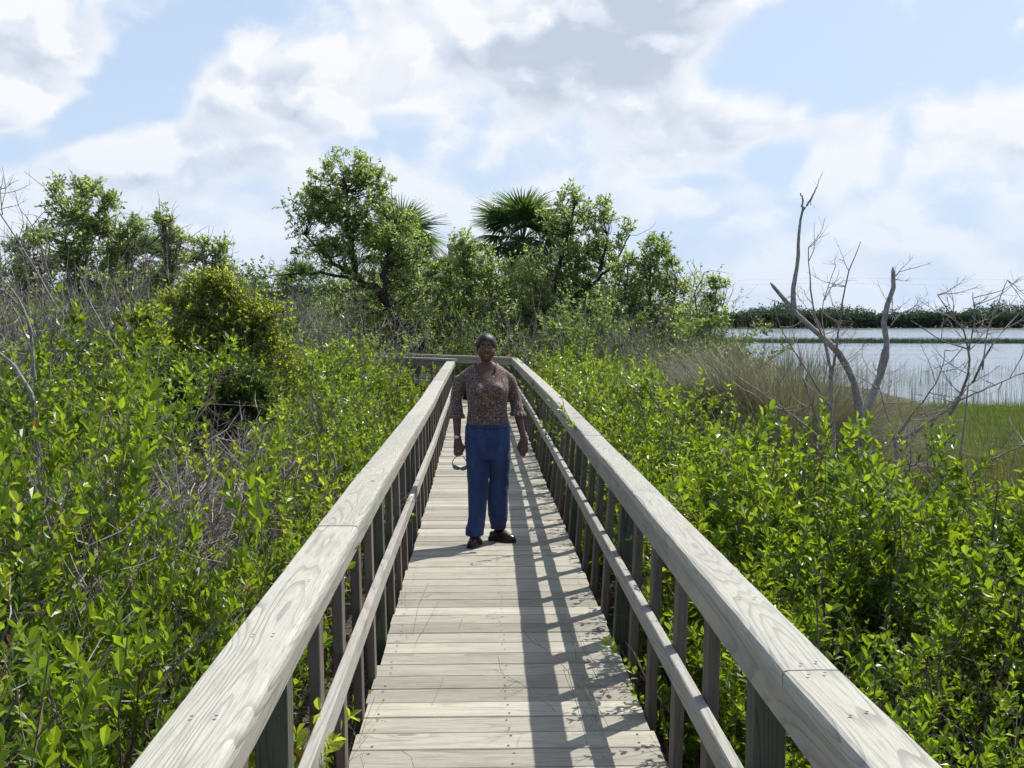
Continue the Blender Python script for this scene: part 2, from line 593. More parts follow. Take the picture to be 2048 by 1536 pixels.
def bark(name, light, dark, scale=30.0):
    m, g, b = mat(name)
    o = g.new('ShaderNodeTexCoord').outputs['Object']
    n = g.noise(g.vm('MULTIPLY', o, (1.0, 1.0, 0.25)), scale, 5, 0.65)
    n2 = g.noise(o, 3.0, 3, 0.5)
    rp = g.new('ShaderNodeNewGeometry').outputs['Random Per Island']
    c = g.mix(g.mr(n, 0.35, 0.65), dark, light)
    c = g.mix(g.m('MULTIPLY', g.mr(n2, 0.45, 0.7), 0.35), c, dark)
    k = g.m('ADD', 0.72, g.m('MULTIPLY', rp, 0.55))
    c = g.mix(1.0, c, g.comb(k, k, k), 'MULTIPLY')
    g.put(b.inputs['Base Color'], c)
    b.inputs['Roughness'].default_value = 0.9
    b.inputs['Specular IOR Level'].default_value = 0.2
    g.put(b.inputs['Normal'], g.bump(n, 0.6, 0.01))
    return m


M['twig'] = bark('grey_twig', (0.40, 0.365, 0.33), (0.20, 0.17, 0.15), 60)
M['stem'] = bark('green_brown_stem', (0.26, 0.22, 0.16), (0.12, 0.09, 0.07), 60)
M['bark_dark'] = bark('dark_bark', (0.10, 0.08, 0.07), (0.04, 0.032, 0.028), 40)
M['bark'] = bark('grey_bark', (0.25, 0.22, 0.19), (0.11, 0.09, 0.08), 40)
M['bleached'] = bark('bleached_dead_wood', (0.46, 0.43, 0.40), (0.20, 0.18, 0.165), 70)


def simple(name, col, rough=0.5, metal=0.0, spec=0.5):
    m, g, b = mat(name)
    b.inputs['Base Color'].default_value = (*col, 1)
    b.inputs['Roughness'].default_value = rough
    b.inputs['Metallic'].default_value = metal
    b.inputs['Specular IOR Level'].default_value = spec
    return m, g, b


# ground: dark mud under fallen leaves, paler and greener farther ahead
m, g, b = mat('marsh_mud')
pos = g.new('ShaderNodeNewGeometry').outputs['Position']
n = g.noise(pos, 3.0, 6, 0.65)
n2 = g.noise(pos, 45.0, 4, 0.7)
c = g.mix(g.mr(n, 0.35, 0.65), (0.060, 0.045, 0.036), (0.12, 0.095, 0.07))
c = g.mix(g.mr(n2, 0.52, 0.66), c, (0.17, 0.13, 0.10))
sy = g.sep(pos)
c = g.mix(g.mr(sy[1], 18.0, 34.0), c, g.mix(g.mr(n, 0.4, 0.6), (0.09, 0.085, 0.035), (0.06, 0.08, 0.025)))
g.put(b.inputs['Base Color'], c)
b.inputs['Roughness'].default_value = 0.95
g.put(b.inputs['Normal'], g.bump(g.m('ADD', n, n2), 0.8, 0.04))
M['mud'] = m

m, g, b = mat('lake_water')
pos = g.new('ShaderNodeNewGeometry').outputs['Position']
w1 = g.noise(g.vm('MULTIPLY', pos, (0.5, 1.3, 1.0)), 3.0, 4, 0.6)
w2 = g.noise(g.vm('MULTIPLY', pos, (0.03, 0.12, 1.0)), 1.0, 3, 0.5)
b.inputs['Base Color'].default_value = (0.13, 0.17, 0.22, 1)
g.put(b.inputs['Roughness'], g.mr(w2, 0.35, 0.65, 0.10, 0.24))
b.inputs['IOR'].default_value = 1.333
g.put(b.inputs['Normal'], g.bump(w1, 0.22, 0.05))
M['water'] = m

# ------------------------------------------------------------------ ground and lake
def axis(parts):
    return np.unique(np.concatenate([np.linspace(a, b, n) for a, b, n in parts]))


gx = axis([(-3000, -300, 8), (-300, -40, 14), (-40, 60, 130), (60, 300, 30), (300, 3000, 10)])
gy = axis([(-3000, -60, 8), (-60, -5, 10), (-5, 60, 90), (60, 480, 30), (480, 530, 26), (530, 4500, 12)])
GX, GY = np.meshgrid(gx, gy, indexing='ij')
GZ = ground_h(GX, GY)
a = np.arange(len(gx) - 1)[:, None] * len(gy) + np.arange(len(gy) - 1)[None, :]
F = np.stack([a, a + len(gy), a + len(gy) + 1, a + 1], -1).reshape(-1, 4)
mb = MB()
mb.add(np.stack([GX, GY, GZ], -1).reshape(-1, 3), F)
tag(mb.build('ground', M['mud'], smooth=True), kind='structure')
mb = MB()
mb.add([(1, 22, WATER_Z), (1500, 22, WATER_Z), (1500, 530, WATER_Z), (1, 530, WATER_Z)], [[0, 1, 2, 3]])
tag(mb.build('lake_water', M['water']), kind='structure')


# ------------------------------------------------------------------ boardwalk
LX, RX = -0.518, 0.742
LY = [-2, 1.92, 5.45, 14, 20.4]
LO = [-0.620, -0.630, -0.651, -0.655, -0.620]
RY = [-2, 2.41, 4.12, 8, 12.06, 15.5, 21.8]
RO = [0.815, 0.831, 0.857, 0.900, 0.949, 0.900, 0.790]
Y_END_L, Y_END_R = 20.4, 21.9
walk = empty('boardwalk', (0, 4, -0.7), 'long weathered grey wooden boardwalk with railings running past the lake', 'boardwalk')


def wpart(mb, name, m_, parent):
    """build in world coordinates, then hang under a parent whose origin may lie elsewhere"""
    o = mb.build(name, m_, parent)
    q = parent
    off = Vector((0, 0, 0))
    while q is not None:
        off += Vector(q.location)
        q = q.parent
    o.location = -off
    return o


# deck: the boards are the surface pattern of one deck
mb = MB()
PITCHB = 0.188
y = 4.318 - PITCHB * 32
while y < 22.3:
    gap = random.choice([0.008, 0.009, 0.011, 0.016])
    xl = LX + random.uniform(-0.006, 0.012)
    xr = RX + random.uniform(-0.012, 0.006)
    z = deck_z(y) + random.uniform(-0.0025, 0.0025)
    if y > 20.9:
        xl = LX - (y - 20.9) * 1.2
    box(mb, xl, xr, y + gap, y + PITCHB, z - 0.038, z, axis=0, bev=0.004)
    # nail heads
    y += PITCHB
d = wpart(mb, 'deck', M['deck'], walk)
mb = MB()
for xx in (LX + 0.05, 0.11, RX - 0.09):
    ys = np.linspace(-2, 22, 25)
    for y0, y1 in zip(ys[:-1], ys[1:]):
        z = min(deck_z(y0), deck_z(y1)) - 0.045
        box(mb, xx, xx + 0.038, y0, y1 - 0.001, z - 0.19, z, axis=1)
wpart(mb, 'joist', M['joist'], walk)
mnail, _, _ = simple('rusty_nail', (0.10, 0.07, 0.05), 0.6, 0.6)
mb = MB()
y = 4.318 - PITCHB * 32
ang = np.arange(6) / 6 * 2 * math.pi
while y < 14:
    for xx in (LX + 0.07, 0.13, RX - 0.07):
        for dy in (0.045, 0.145):
            if random.random() < 0.75:
                cx, cy = xx + random.uniform(-0.012, 0.012), y + dy + random.uniform(-0.01, 0.01)
                z = deck_z(cy) + 0.004
                mb.add(np.stack([cx + 0.0058 * np.cos(ang), cy + 0.0058 * np.sin(ang), np.full(6, z)], -1), [list(range(6))])
    y += PITCHB
wpart(mb, 'nail', mnail, walk)['kind'] = 'stuff'


def rail_x(side, y, z):
    """centre plane of the pickets' walkway face; the railing leans a little"""
    if side < 0:
        lean = float(np.interp(y, LY, LO)) - (-0.630)
        return -0.507 + lean * (z / CAPH)
    lean = float(np.interp(y, RY, RO)) - 0.831
    return 0.737 + lean * (z / CAPH)


CAPH = 0.938
MNAIL = mnail
MIDZ = 0.492


def cap_run(side, joints, railing, y0, y1):
    prof_w = 0.163 if side < 0 else 0.136
    ys = [y0] + [j for j in joints if y0 < j < y1] + [y1]
    for bi, (a, b_) in enumerate(zip(ys[:-1], ys[1:])):
        a2, b2 = a + 0.0015, b_ - 0.0015
        k = max(3, int((b2 - a2) / 0.12))
        yy = np.linspace(a2, b2, k)
        wav = np.cumsum(RNG.normal(0, 0.0009, k))
        wav -= np.linspace(wav[0], wav[-1], k)
        dz0 = random.uniform(-0.002, 0.002)
        dx0 = random.uniform(-0.003, 0.003)
        rings = []
        for i, yv in enumerate(yy):
            out = float(np.interp(yv, LY, LO)) if side < 0 else float(np.interp(yv, RY, RO))
            out += dx0
            top = deck_z(yv) + CAPH + wav[i] + dz0
            inn = out + prof_w if side < 0 else out - prof_w
            r = 0.013 + 0.003 * math.sin(yv * 9 + bi)
            w = abs(inn - out)
            chew = 0.003 * max(0, math.sin(yv * 23 + bi * 2) * math.sin(yv * 7.1))
            loc = [(0.0, -0.038), (0.0, -0.006), (0.006, 0.0), (w * 0.35, 0.0012), (w * 0.65, 0.0008), (w - r, 0.0), (w - r * 0.3 - chew, -r * 0.3), (w - chew, -r), (w - 0.001, -0.038)]
            sg = 1 if side < 0 else -1
            rg = [(out + sg * p, yv, top + q) for p, q in loc]
            if side > 0:
                rg = rg[::-1]
            rings.append(rg)
        mb = MB()
        loft(mb, rings, rnd=random.random(), uoff=(bi * 5.37 + (11 if side > 0 else 0), bi * 1.71 + (3.3 if side > 0 else 0)), u=yy)
        wpart(mb, 'cap_rail', M['cap'], railing)
        mb = MB()
        an = np.arange(6) / 6 * 2 * math.pi
        for yv in list(np.arange(a2 + 0.04, b2 - 0.03, 0.594)) + [b2 - 0.04]:
            out = float(np.interp(yv, LY, LO)) if side < 0 else float(np.interp(yv, RY, RO))
            for fx_ in (0.33, 0.66):
                cx = out - side * prof_w * fx_ + random.uniform(-0.008, 0.008)
                cy = yv + random.uniform(-0.012, 0.012)
                mb.add(np.stack([cx + 0.0045 * np.cos(an), cy + 0.0045 * np.sin(an), np.full(6, deck_z(yv) + CAPH + 0.0050)], -1), [list(range(6))])
        wpart(mb, 'nail', MNAIL, bpy.data.objects[railing.children[-1].name])
    # fascia under the cap, walkway side
    fh = 0.055 if side < 0 else 0.100
    ys = np.arange(y0, y1, 3.0).tolist() + [y1]
    if len(ys) > 2 and ys[-1] - ys[-2] < 0.5:
        ys.pop(-2)
    for bi, (a, b_) in enumerate(zip(ys[:-1], ys[1:])):
        k = max(3, int((b_ - a) / 0.3))
        yy = np.linspace(a + 0.0015, b_ - 0.0015, k)
        rings = []
        for yv in yy:
            out = float(np.interp(yv, LY, LO)) if side < 0 else float(np.interp(yv, RY, RO))
            inn = out + prof_w - 0.004 if side < 0 else out - prof_w + 0.006
            back = inn - 0.034 if side < 0 else inn + 0.030
            top = deck_z(yv) + CAPH - 0.0405
            lo, hi = min(inn, back), max(inn, back)
            rings.append([(lo, yv, top), (lo, yv, top - fh), (hi, yv, top - fh), (hi, yv, top)][::-1])
        mb = MB()
        loft(mb, rings, rnd=random.random(), uoff=(bi * 7.1 + 2, bi * 2.3), u=yy, brk=1.73)
        wpart(mb, 'fascia_board', M['fascia'], railing)
    # mid rail
    ys = [y0] + [j for j in np.arange(y0 + 1.6, y1 - 1, 3.0)] + [y1]
    for bi, (a, b_) in enumerate(zip(ys[:-1], ys[1:])):
        k = max(3, int((b_ - a) / 0.3))
        yy = np.linspace(a + 0.0015, b_ - 0.0015, k)
        rings = []
        dz0 = random.uniform(-0.004, 0.004)
        for yv in yy:
            z = deck_z(yv) + MIDZ + dz0
            xo = rail_x(side, yv, MIDZ)
            if side < 0:
                lo, hi = xo - 0.001, xo + 0.036
            else:
                lo, hi = xo - 0.036, xo + 0.001
            rings.append([(lo, yv, z - 0.004), (lo, yv, z - 0.086), (hi, yv, z - 0.086), (hi, yv, z - 0.004), (hi - 0.004, yv, z), (lo + 0.004, yv, z)][::-1])
        mb = MB()
        loft(mb, rings, rnd=random.random(), uoff=(bi * 3.1 + 5, bi * 4.3), u=yy, brk=1.73)
        wpart(mb, 'mid_rail', M['mid'], railing)


def upright(name, side, y, wx, wy, railing, m_, bottom=-0.30, ztop=None):
    """post or picket, its walkway face on the deck's edge, leaning with the railing"""
    zt = CAPH - 0.040 if ztop is None else ztop
    dzv = deck_z(y)
    rings = []
    for z in (bottom, 0.0, 0.3, zt):
        xo = rail_x(side, y, max(z, 0))
        xo = xo - 0.003 if side < 0 else xo + 0.003
        lo, hi = (xo - wx, xo) if side < 0 else (xo, xo + wx)
        b_ = 0.003
        sec = [(lo + b_, y - wy / 2), (hi - b_, y - wy / 2), (hi, y - wy / 2 + b_), (hi, y + wy / 2 - b_), (hi - b_, y + wy / 2), (lo + b_, y + wy / 2), (lo, y + wy / 2 - b_), (lo, y - wy / 2 + b_)]
        rings.append([(p, q, dzv + z) for p, q in sec])
    mb = MB()
    r = random.random()
    loft(mb, rings, rnd=r, uoff=(r * 31, r * 17), brk=1.73)
    return wpart(mb, name, m_, railing)


rail_l = empty('railing', (0, 0, 0))
rail_l.parent = walk
rail_l.location = (LX, 6, 0.7)
rail_r = empty('railing', (0, 0, 0))
rail_r.parent = walk
rail_r.location = (RX, 6, 0.7)
tag(rail_l, 'left railing, sunlit on its walkway side')
tag(rail_r, 'right railing, shaded on its walkway side')
cap_run(-1, [-1.3, 1.5, 4.25, 6.95, 9.7, 12.4, 15.1, 17.8], rail_l, -1.9, Y_END_L)
cap_run(1, [-0.3, 2.41, 5.1, 7.8, 10.5, 13.2, 15.9, 18.6], rail_r, -1.9, Y_END_R)
for side, rl in ((-1, rail_l), (1, rail_r)):
    yp = 2.90 - 2.97
    while yp < (20.3 if side < 0 else 21.9):
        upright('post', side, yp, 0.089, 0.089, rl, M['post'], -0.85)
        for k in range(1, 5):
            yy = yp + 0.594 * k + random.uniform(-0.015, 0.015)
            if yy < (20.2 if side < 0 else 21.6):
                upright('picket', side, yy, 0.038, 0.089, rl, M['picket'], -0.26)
        yp += 2.97

# the walk turns left at the far end
HEAD = math.atan2(9.6, -8.8)
hd = Vector((math.cos(HEAD), math.sin(HEAD), 0))
hn = Vector((-hd.y, hd.x, 0))     # points left of travel, i.e. towards the camera side


def seg_box(mb, p0, p1, w, zlo0, zhi0, zlo1=None, zhi1=None, rnd=None):
    """board from p0 to p1 (xy), width w, with its own bottom and top at both ends"""
    zlo1 = zlo0 if zlo1 is None else zlo1
    zhi1 = zhi0 if zhi1 is None else zhi1
    d = (Vector(p1[:2] + (0,)) - Vector(p0[:2] + (0,))).normalized()
    s_ = Vector((-d.y, d.x, 0)) * (w / 2)
    rings = []
    for p, a, b_ in ((p0, zlo0, zhi0), (p1, zlo1, zhi1)):
        c = Vector(p[:2] + (0,))
        rings.append([tuple(c + s_ + Vector((0, 0, a))), tuple(c - s_ + Vector((0, 0, a))), tuple(c - s_ + Vector((0, 0, b_))), tuple(c + s_ + Vector((0, 0, b_)))])
    r = random.random() if rnd is None else rnd
    loft(mb, rings, rnd=r, uoff=(r * 19, r * 7), brk=1.73)


turn = empty('boardwalk', (-4, 28, -0.7), 'second stretch of boardwalk turning away to the left behind the shrubs', 'boardwalk')
pr0 = Vector((0.74, 21.98, 0))
LEN2 = 17.0
zd2 = 0.085
mb = MB()
t = 0.25
while t < LEN2:
    a = pr0 + hd * t + hn * 0.12
    b_ = pr0 + hd * t + hn * 1.38
    seg_box(mb, (a.x, a.y), (b_.x, b_.y), 0.181, zd2 - 0.038, zd2)
    t += PITCHB
wpart(mb, 'deck', M['deck'], turn)
for off0, ext in ((pr0, 0.0), (pr0 + hn * 1.5 + hd * 0.0, 0.0)):
    rl = empty('railing', (0, 0, 0))
    rl.parent = turn
    rl.location = (2, 0, 0.7)
    s0 = 0.0 if ext == 0.0 and off0 is pr0 else 0.15
    t = s0
    while t < LEN2 - 0.1:
        a = off0 + hd * (t + 0.0015)
        b_ = off0 + hd * (min(t + 3.0, LEN2) - 0.0015)
        mb = MB()
        seg_box(mb, (a.x, a.y), (b_.x, b_.y), 0.15, zd2 + CAPH - 0.038, zd2 + CAPH)
        wpart(mb, 'cap_rail', M['cap'], rl)
        mb = MB()
        seg_box(mb, (a.x, a.y), (b_.x, b_.y), 0.04, zd2 + CAPH - 0.16, zd2 + CAPH - 0.04)
        wpart(mb, 'fascia_board', M['fascia'], rl)
        mb = MB()
        seg_box(mb, (a.x, a.y), (b_.x, b_.y), 0.038, zd2 + 0.405, zd2 + 0.492)
        wpart(mb, 'mid_rail', M['mid'], rl)
        for k in range(5):
            c = off0 + hd * (t + 0.1 + 0.6 * k) + hn * (0.0)
            if t + 0.6 * k > LEN2:
                break
            mb = MB()
            w = 0.089 if k == 0 else 0.04
            box(mb, c.x - w / 2, c.x + w / 2, c.y - 0.045, c.y + 0.045, -0.8 if k == 0 else zd2 - 0.2, zd2 + CAPH - 0.161 if k else zd2 + CAPH - 0.161, axis=2)
            wpart(mb, 'post' if k == 0 else 'picket', M['post'] if k == 0 else M['picket'], rl)
        t += 3.0

# raised walkway behind the trees, climbing to a lookout
ramp = empty('raised_walkway', (-6, 39, -0.7), 'raised wooden ramp with dark railing climbing behind the trees', 'walkway')
YR = 39.0
pa, pb = P(150, 624, YR), P(930, 545, YR)
for dy_, nm in ((0.0, 'near'), (1.5, 'far')):
    rl = empty('railing', (0, 0, 0))
    rl.parent = ramp
    rl.location = (1, 0, 1.5)
    n = 6
    for i in range(n):
        t0, t1 = i / n, (i + 1) / n
        q0, q1 = pa.lerp(pb, t0 + 0.0003), pa.lerp(pb, t1 - 0.0003)
        mb = MB()
        seg_box(mb, (q0.x, YR + dy_), (q1.x, YR + dy_), 0.15, q0.z - 0.06, q0.z, q1.z - 0.06, q1.z)
        seg_box(mb, (q0.x, YR + dy_), (q1.x, YR + dy_), 0.04, q0.z - 0.24, q0.z - 0.062, q1.z - 0.24, q1.z - 0.062)
        wpart(mb, 'cap_rail', M['picket'], rl)
        mb = MB()
        box(mb, q0.x - 0.05, q0.x + 0.05, YR + dy_ - 0.05, YR + dy_ + 0.05, -0.8, q0.z - 0.065, axis=2)
        wpart(mb, 'post', M['picket'], rl)
        for k in range(1, 4):
            c = q0.lerp(q1, k / 4)
            mb = MB()
            box(mb, c.x - 0.02, c.x + 0.02, YR + dy_ - 0.044, YR + dy_ + 0.044, c.z - 1.1, c.z - 0.07, axis=2)
            wpart(mb, 'picket', M['picket'], rl)
mb = MB()
n = 60
for i in range(n):
    q0, q1 = pa.lerp(pb, i / n), pa.lerp(pb, (i + 0.97) / n)
    seg_box(mb, (q0.x, YR + 0.72), (q1.x, YR + 0.72), 1.35, q0.z - 1.10, q0.z - 1.06, q1.z - 1.10, q1.z - 1.06)
wpart(mb, 'deck', M['joist'], ramp)

# lookout platform at the ramp's top, mostly behind the palm
lk = empty('lookout_platform', (-0.2, 40.5, -0.7), 'small dark wooden lookout platform half hidden behind the big palm', 'platform')
c0, c1 = P(897, 490, 40.5), P(985, 490, 40.5)
zt = c0.z
mb = MB()
box(mb, c0.x, c1.x, 40.0, 42.0, zt - 1.25, zt - 1.1, axis=0)
wpart(mb, 'floor', M['joist'], lk)
for yy in (40.0, 42.0):
    mb = MB()
    box(mb, c0.x - 0.05, c1.x + 0.05, yy - 0.07, yy + 0.07, zt - 0.14, zt, axis=0)
    wpart(mb, 'cap_rail', M['picket'], lk)
for xx in (c0.x + 0.06, c1.x - 0.06):
    for yy in (40.0, 42.0):
        mb = MB()
        box(mb, xx - 0.06, xx + 0.06, yy - 0.06, yy + 0.06, -0.8, zt - 0.145, axis=2)
        wpart(mb, 'post', M['picket'], lk)

# ------------------------------------------------------------------ the person
PS = 8.57 / FPX
PY = 8.57


def Z1(zx, zy, dy=0.0):
    """a point on the figure, read off the enlarged photograph"""
    px, py = 840 + zx / 3.2, 640 + zy / 3.2
    return np.array([(px - 958) * PS, PY + dy, CAM_H - (py - 646) * PS])


def limb(mb, pts, radii, n=14, sub=4, flat=None):
    """smooth tapering tube; flat scales it front to back"""
    pts = np.asarray(pts, float)
    radii = np.asarray(radii, float)
    k = len(pts)
    t = np.arange(k)
    tt = np.linspace(0, k - 1, (k - 1) * sub + 1)
    # Catmull-Rom through the joints
    def cr(a):
        a = np.asarray(a, float)
        e = np.concatenate([[2 * a[0] - a[1]], a, [2 * a[-1] - a[-2]]])
        out = []
        for x in tt:
            i = min(int(x), k - 2)
            f = x - i
            p0, p1, p2, p3 = e[i], e[i + 1], e[i + 2], e[i + 3]
            out.append(0.5 * (2 * p1 + (p2 - p0) * f + (2 * p0 - 5 * p1 + 4 * p2 - p3) * f * f + (3 * p1 - p0 - 3 * p2 + p3) * f ** 3))
        return np.array(out)
    C = cr(pts)
    R = np.maximum(cr(radii[:, None])[:, 0], 0.002)
    FL = np.ones(len(C)) if flat is None else cr(np.asarray(flat)[:, None])[:, 0]
    T = nrm(np.gradient(C, axis=0))
    ref = np.where(np.abs(T[:, 1:2]) > 0.8, np.array([0, 0, 1.0]), np.array([0, 1.0, 0]))
    A = nrm(np.cross(T, ref))
    B = np.cross(T, A)
    a = np.arange(n) / n * 2 * math.pi
    rings = C[:, None] + R[:, None, None] * (np.cos(a)[None, :, None] * A[:, None] + np.sin(a)[None, :, None] * B[:, None] * FL[:, None, None])
    loft(mb, rings)


def torso(mb, rows, n=28, p=2.3):
    """rows of (z, cx, cy, half width, half depth); super-ellipse sections"""
    a = np.arange(n) / n * 2 * math.pi
    c, s_ = np.cos(a), np.sin(a)
    ex = np.sign(c) * np.abs(c) ** (2 / p)
    ey = np.sign(s_) * np.abs(s_) ** (2 / p)
    rows = np.array(rows, float)
    zz = np.linspace(rows[0, 0], rows[-1, 0], 40)
    order = np.argsort(rows[:, 0])
    r = rows[order]
    f = [np.interp(zz, r[:, 0], r[:, i]) for i in range(1, 5)]
    # soften the breaks
    for _ in range(2):
        for i in range(4):
            q = f[i].copy()
            q[1:-1] = (f[i][:-2] + 2 * f[i][1:-1] + f[i][2:]) / 4
            f[i] = q
    rings = [np.stack([f[0][i] + ex * f[2][i], f[1][i] + ey * f[3][i], np.full(n, zz[i])], -1) for i in range(len(zz))]
    loft(mb, rings)


def ball(mb, c, r, rot=None, n=16):
    u, v = np.meshgrid(np.linspace(0.06, math.pi - 0.06, n), np.arange(2 * n) / (2 * n) * 2 * math.pi, indexing='ij')
    S = np.stack([np.sin(u) * np.cos(v), np.sin(u) * np.sin(v), np.cos(u)], -1) * np.asarray(r, float)
    if rot is not None:
        S = S @ np.array(Matrix.Rotation(rot[0], 3, rot[1])).T
    S = S[::-1]
    loft(mb, S + np.asarray(c, float))


def fuse(mb, voxel=0.005, smooth=4):
    me = mb.mesh('tmp', [])
    o = bpy.data.objects.new('tmp', me)
    COL.objects.link(o)
    r = o.modifiers.new('r', 'REMESH')
    r.mode = 'VOXEL'
    r.voxel_size = voxel
    r.use_smooth_shade = True
    if smooth:
        s_ = o.modifiers.new('s', 'SMOOTH')
        s_.iterations = smooth
        s_.factor = 0.5
    dg = bpy.context.evaluated_depsgraph_get()
    out = bpy.data.meshes.new_from_object(o.evaluated_get(dg))
    bpy.data.objects.remove(o)
    bpy.data.meshes.remove(me)
    return out


def warp_mesh(me, fn):
    n = len(me.vertices)
    a = np.empty(n * 3)
    me.vertices.foreach_get('co', a)
    a = a.reshape(-1, 3)
    a = fn(a)
    me.vertices.foreach_set('co', a.ravel())
    me.update()


def cut_mesh(me, keep):
    bm = bmesh.new()
    bm.from_mesh(me)
    bad = [f for f in bm.faces if not keep(f.calc_center_median())]
    bmesh.ops.delete(bm, geom=bad, context='FACES')
    bm.to_mesh(me)
    bm.free()


def mobj(name, me, m_, parent, smooth=True):
    me.materials.clear()
    me.materials.append(m_)
    me.name = name
    if smooth:
        me.polygons.foreach_set('use_smooth', np.ones(len(me.polygons), bool))
    o = bpy.data.objects.new(name, me)
    COL.objects.link(o)
    o.parent = parent
    off = Vector((0, 0, 0))
    q = parent
    while q is not None:
        off += Vector(q.location)
        q = q.parent
    o.location = -off
    return o


# materials
m, g, b = mat('skin')
o_ = g.new('ShaderNodeTexCoord').outputs['Object']
c = g.mix(g.mr(g.noise(o_, 14.0, 3, 0.5), 0.35, 0.65), (0.095, 0.042, 0.028), (0.125, 0.058, 0.038))
g.put(b.inputs['Base Color'], c)
b.inputs['Roughness'].default_value = 0.48
b.inputs['Subsurface Weight'].default_value = 0.08
b.inputs['Subsurface Radius'].default_value = (0.01, 0.004, 0.002)
b.inputs['Specular IOR Level'].default_value = 0.45
M['skin'] = m
m, g, b = mat('leopard_print')
o_ = g.new('ShaderNodeTexCoord').outputs['Object']
wv_ = g.vm('ADD', o_, g.vm('MULTIPLY', g.noise(o_, 60.0, 2, 0.5, color=True), (0.008, 0.008, 0.008)))
vd = g.voro(wv_, 120.0)
ring_ = g.m('MULTIPLY', g.mr(vd, 0.16, 0.28), g.mr(vd, 0.66, 0.54))
brk = g.mr(g.noise(o_, 170.0, 2, 0.5), 0.34, 0.44)
tan = g.mix(g.mr(g.noise(o_, 25.0, 2, 0.5), 0.4, 0.6), (0.20, 0.12, 0.09), (0.29, 0.20, 0.15))
c = g.mix(g.mr(vd, 0.32, 0.24), tan, (0.20, 0.085, 0.055))
c = g.mix(g.m('MULTIPLY', ring_, brk), c, (0.012, 0.009, 0.016))
g.put(b.inputs['Base Color'], c)
b.inputs['Roughness'].default_value = 0.75
b.inputs['Sheen Weight'].default_value = 0.15
M['blouse'] = m
m, g, b = mat('blue_denim')
o_ = g.new('ShaderNodeTexCoord').outputs['Object']
n1 = g.noise(g.vm('MULTIPLY', o_, (1.0, 1.0, 0.35)), 9.0, 4, 0.6)
n2 = g.noise(o_, 260.0, 2, 0.6)
c = g.mix(g.mr(n1, 0.35, 0.7), (0.009, 0.024, 0.090), (0.024, 0.055, 0.170))
c = g.mix(g.m('MULTIPLY', g.mr(n2, 0.45, 0.7), 0.25), c, (0.09, 0.14, 0.27))
g.put(b.inputs['Base Color'], c)
b.inputs['Roughness'].default_value = 0.85
b.inputs['Sheen Weight'].default_value = 0.1
g.put(b.inputs['Normal'], g.bump(n2, 0.15, 0.001))
M['denim'] = m
M['denim_dark'] = simple('dark_denim_seam', (0.010, 0.022, 0.075), 0.85)[0]
m, g, b = simple('black_hair', (0.009, 0.007, 0.007), 0.40, spec=0.35)
o_ = g.new('ShaderNodeTexCoord').outputs['Object']
st_ = g.noise(g.vm('MULTIPLY', o_, (220.0, 14.0, 30.0)), 1.0, 3, 0.6)
g.put(b.inputs['Normal'], g.bump(st_, 0.8, 0.004))
M['hair'] = m
M['shoe'] = simple('dark_brown_leather', (0.028, 0.012, 0.011), 0.30)[0]
M['sole'] = simple('dark_sole', (0.02, 0.014, 0.014), 0.6)[0]
M['eye_white'] = simple('eye_white', (0.45, 0.40, 0.38), 0.3)[0]
M['eye_dark'] = simple('eye_dark', (0.012, 0.008, 0.006), 0.2)[0]
M['lip'] = simple('lip', (0.20, 0.045, 0.045), 0.4)[0]
M['steel'] = simple('steel', (0.62, 0.62, 0.64), 0.25, 1.0)[0]
M['dial'] = simple('watch_dial', (0.75, 0.80, 0.80), 0.25)[0]
M['frame'] = simple('sunglasses_frame', (0.07, 0.075, 0.09), 0.25)[0]
M['lens'] = simple('sunglasses_lens', (0.10, 0.11, 0.14), 0.06, 0.4, 0.9)[0]
M['gold'] = simple('gold', (0.75, 0.50, 0.20), 0.25, 1.0)[0]

person = empty('person', (0.06, PY, deck_z(PY)), 'person in leopard print blouse and blue jeans standing on the boardwalk holding sunglasses', 'person')
HX = 0.056                                     # head centre x
# ---- one continuous body
mb = MB()
HZ = 1.530
ball(mb, (HX, PY + 0.008, HZ + 0.020), (0.070, 0.090, 0.088), n=20)                 # skull
ball(mb, (HX + 0.002, PY - 0.022, HZ - 0.032), (0.069, 0.064, 0.077), n=20)        # face, cheeks
ball(mb, (HX + 0.003, PY - 0.042, HZ - 0.086), (0.031, 0.034, 0.026), n=14)         # chin
for sx in (-1, 1):
    ball(mb, (HX + sx * 0.034, PY - 0.056, HZ - 0.038), (0.024, 0.022, 0.021), n=12)     # cheek
    ball(mb, (HX + sx * 0.070, PY + 0.008, HZ - 0.015), (0.010, 0.018, 0.030), n=10)     # ear
    ball(mb, (HX + sx * 0.028, PY - 0.066, HZ + 0.022), (0.024, 0.012, 0.007), n=10)     # brow
    ball(mb, (HX + sx * 0.012, PY - 0.088, HZ - 0.033), (0.009, 0.009, 0.007), n=10)     # nostril wing
limb(mb, [(HX, PY - 0.078, HZ + 0.012), (HX, PY - 0.090, HZ - 0.012), (HX, PY - 0.099, HZ - 0.031)], [0.008, 0.010, 0.012], n=10)
ball(mb, (HX + 0.002, PY - 0.078, HZ - 0.062), (0.026, 0.012, 0.011), n=12)         # mouth mass
limb(mb, [(HX, PY + 0.022, 1.50), (HX + 0.004, PY + 0.020, 1.42), (HX + 0.012, PY + 0.022, 1.345)], [0.050, 0.047, 0.072], n=20)
CX = 0.066
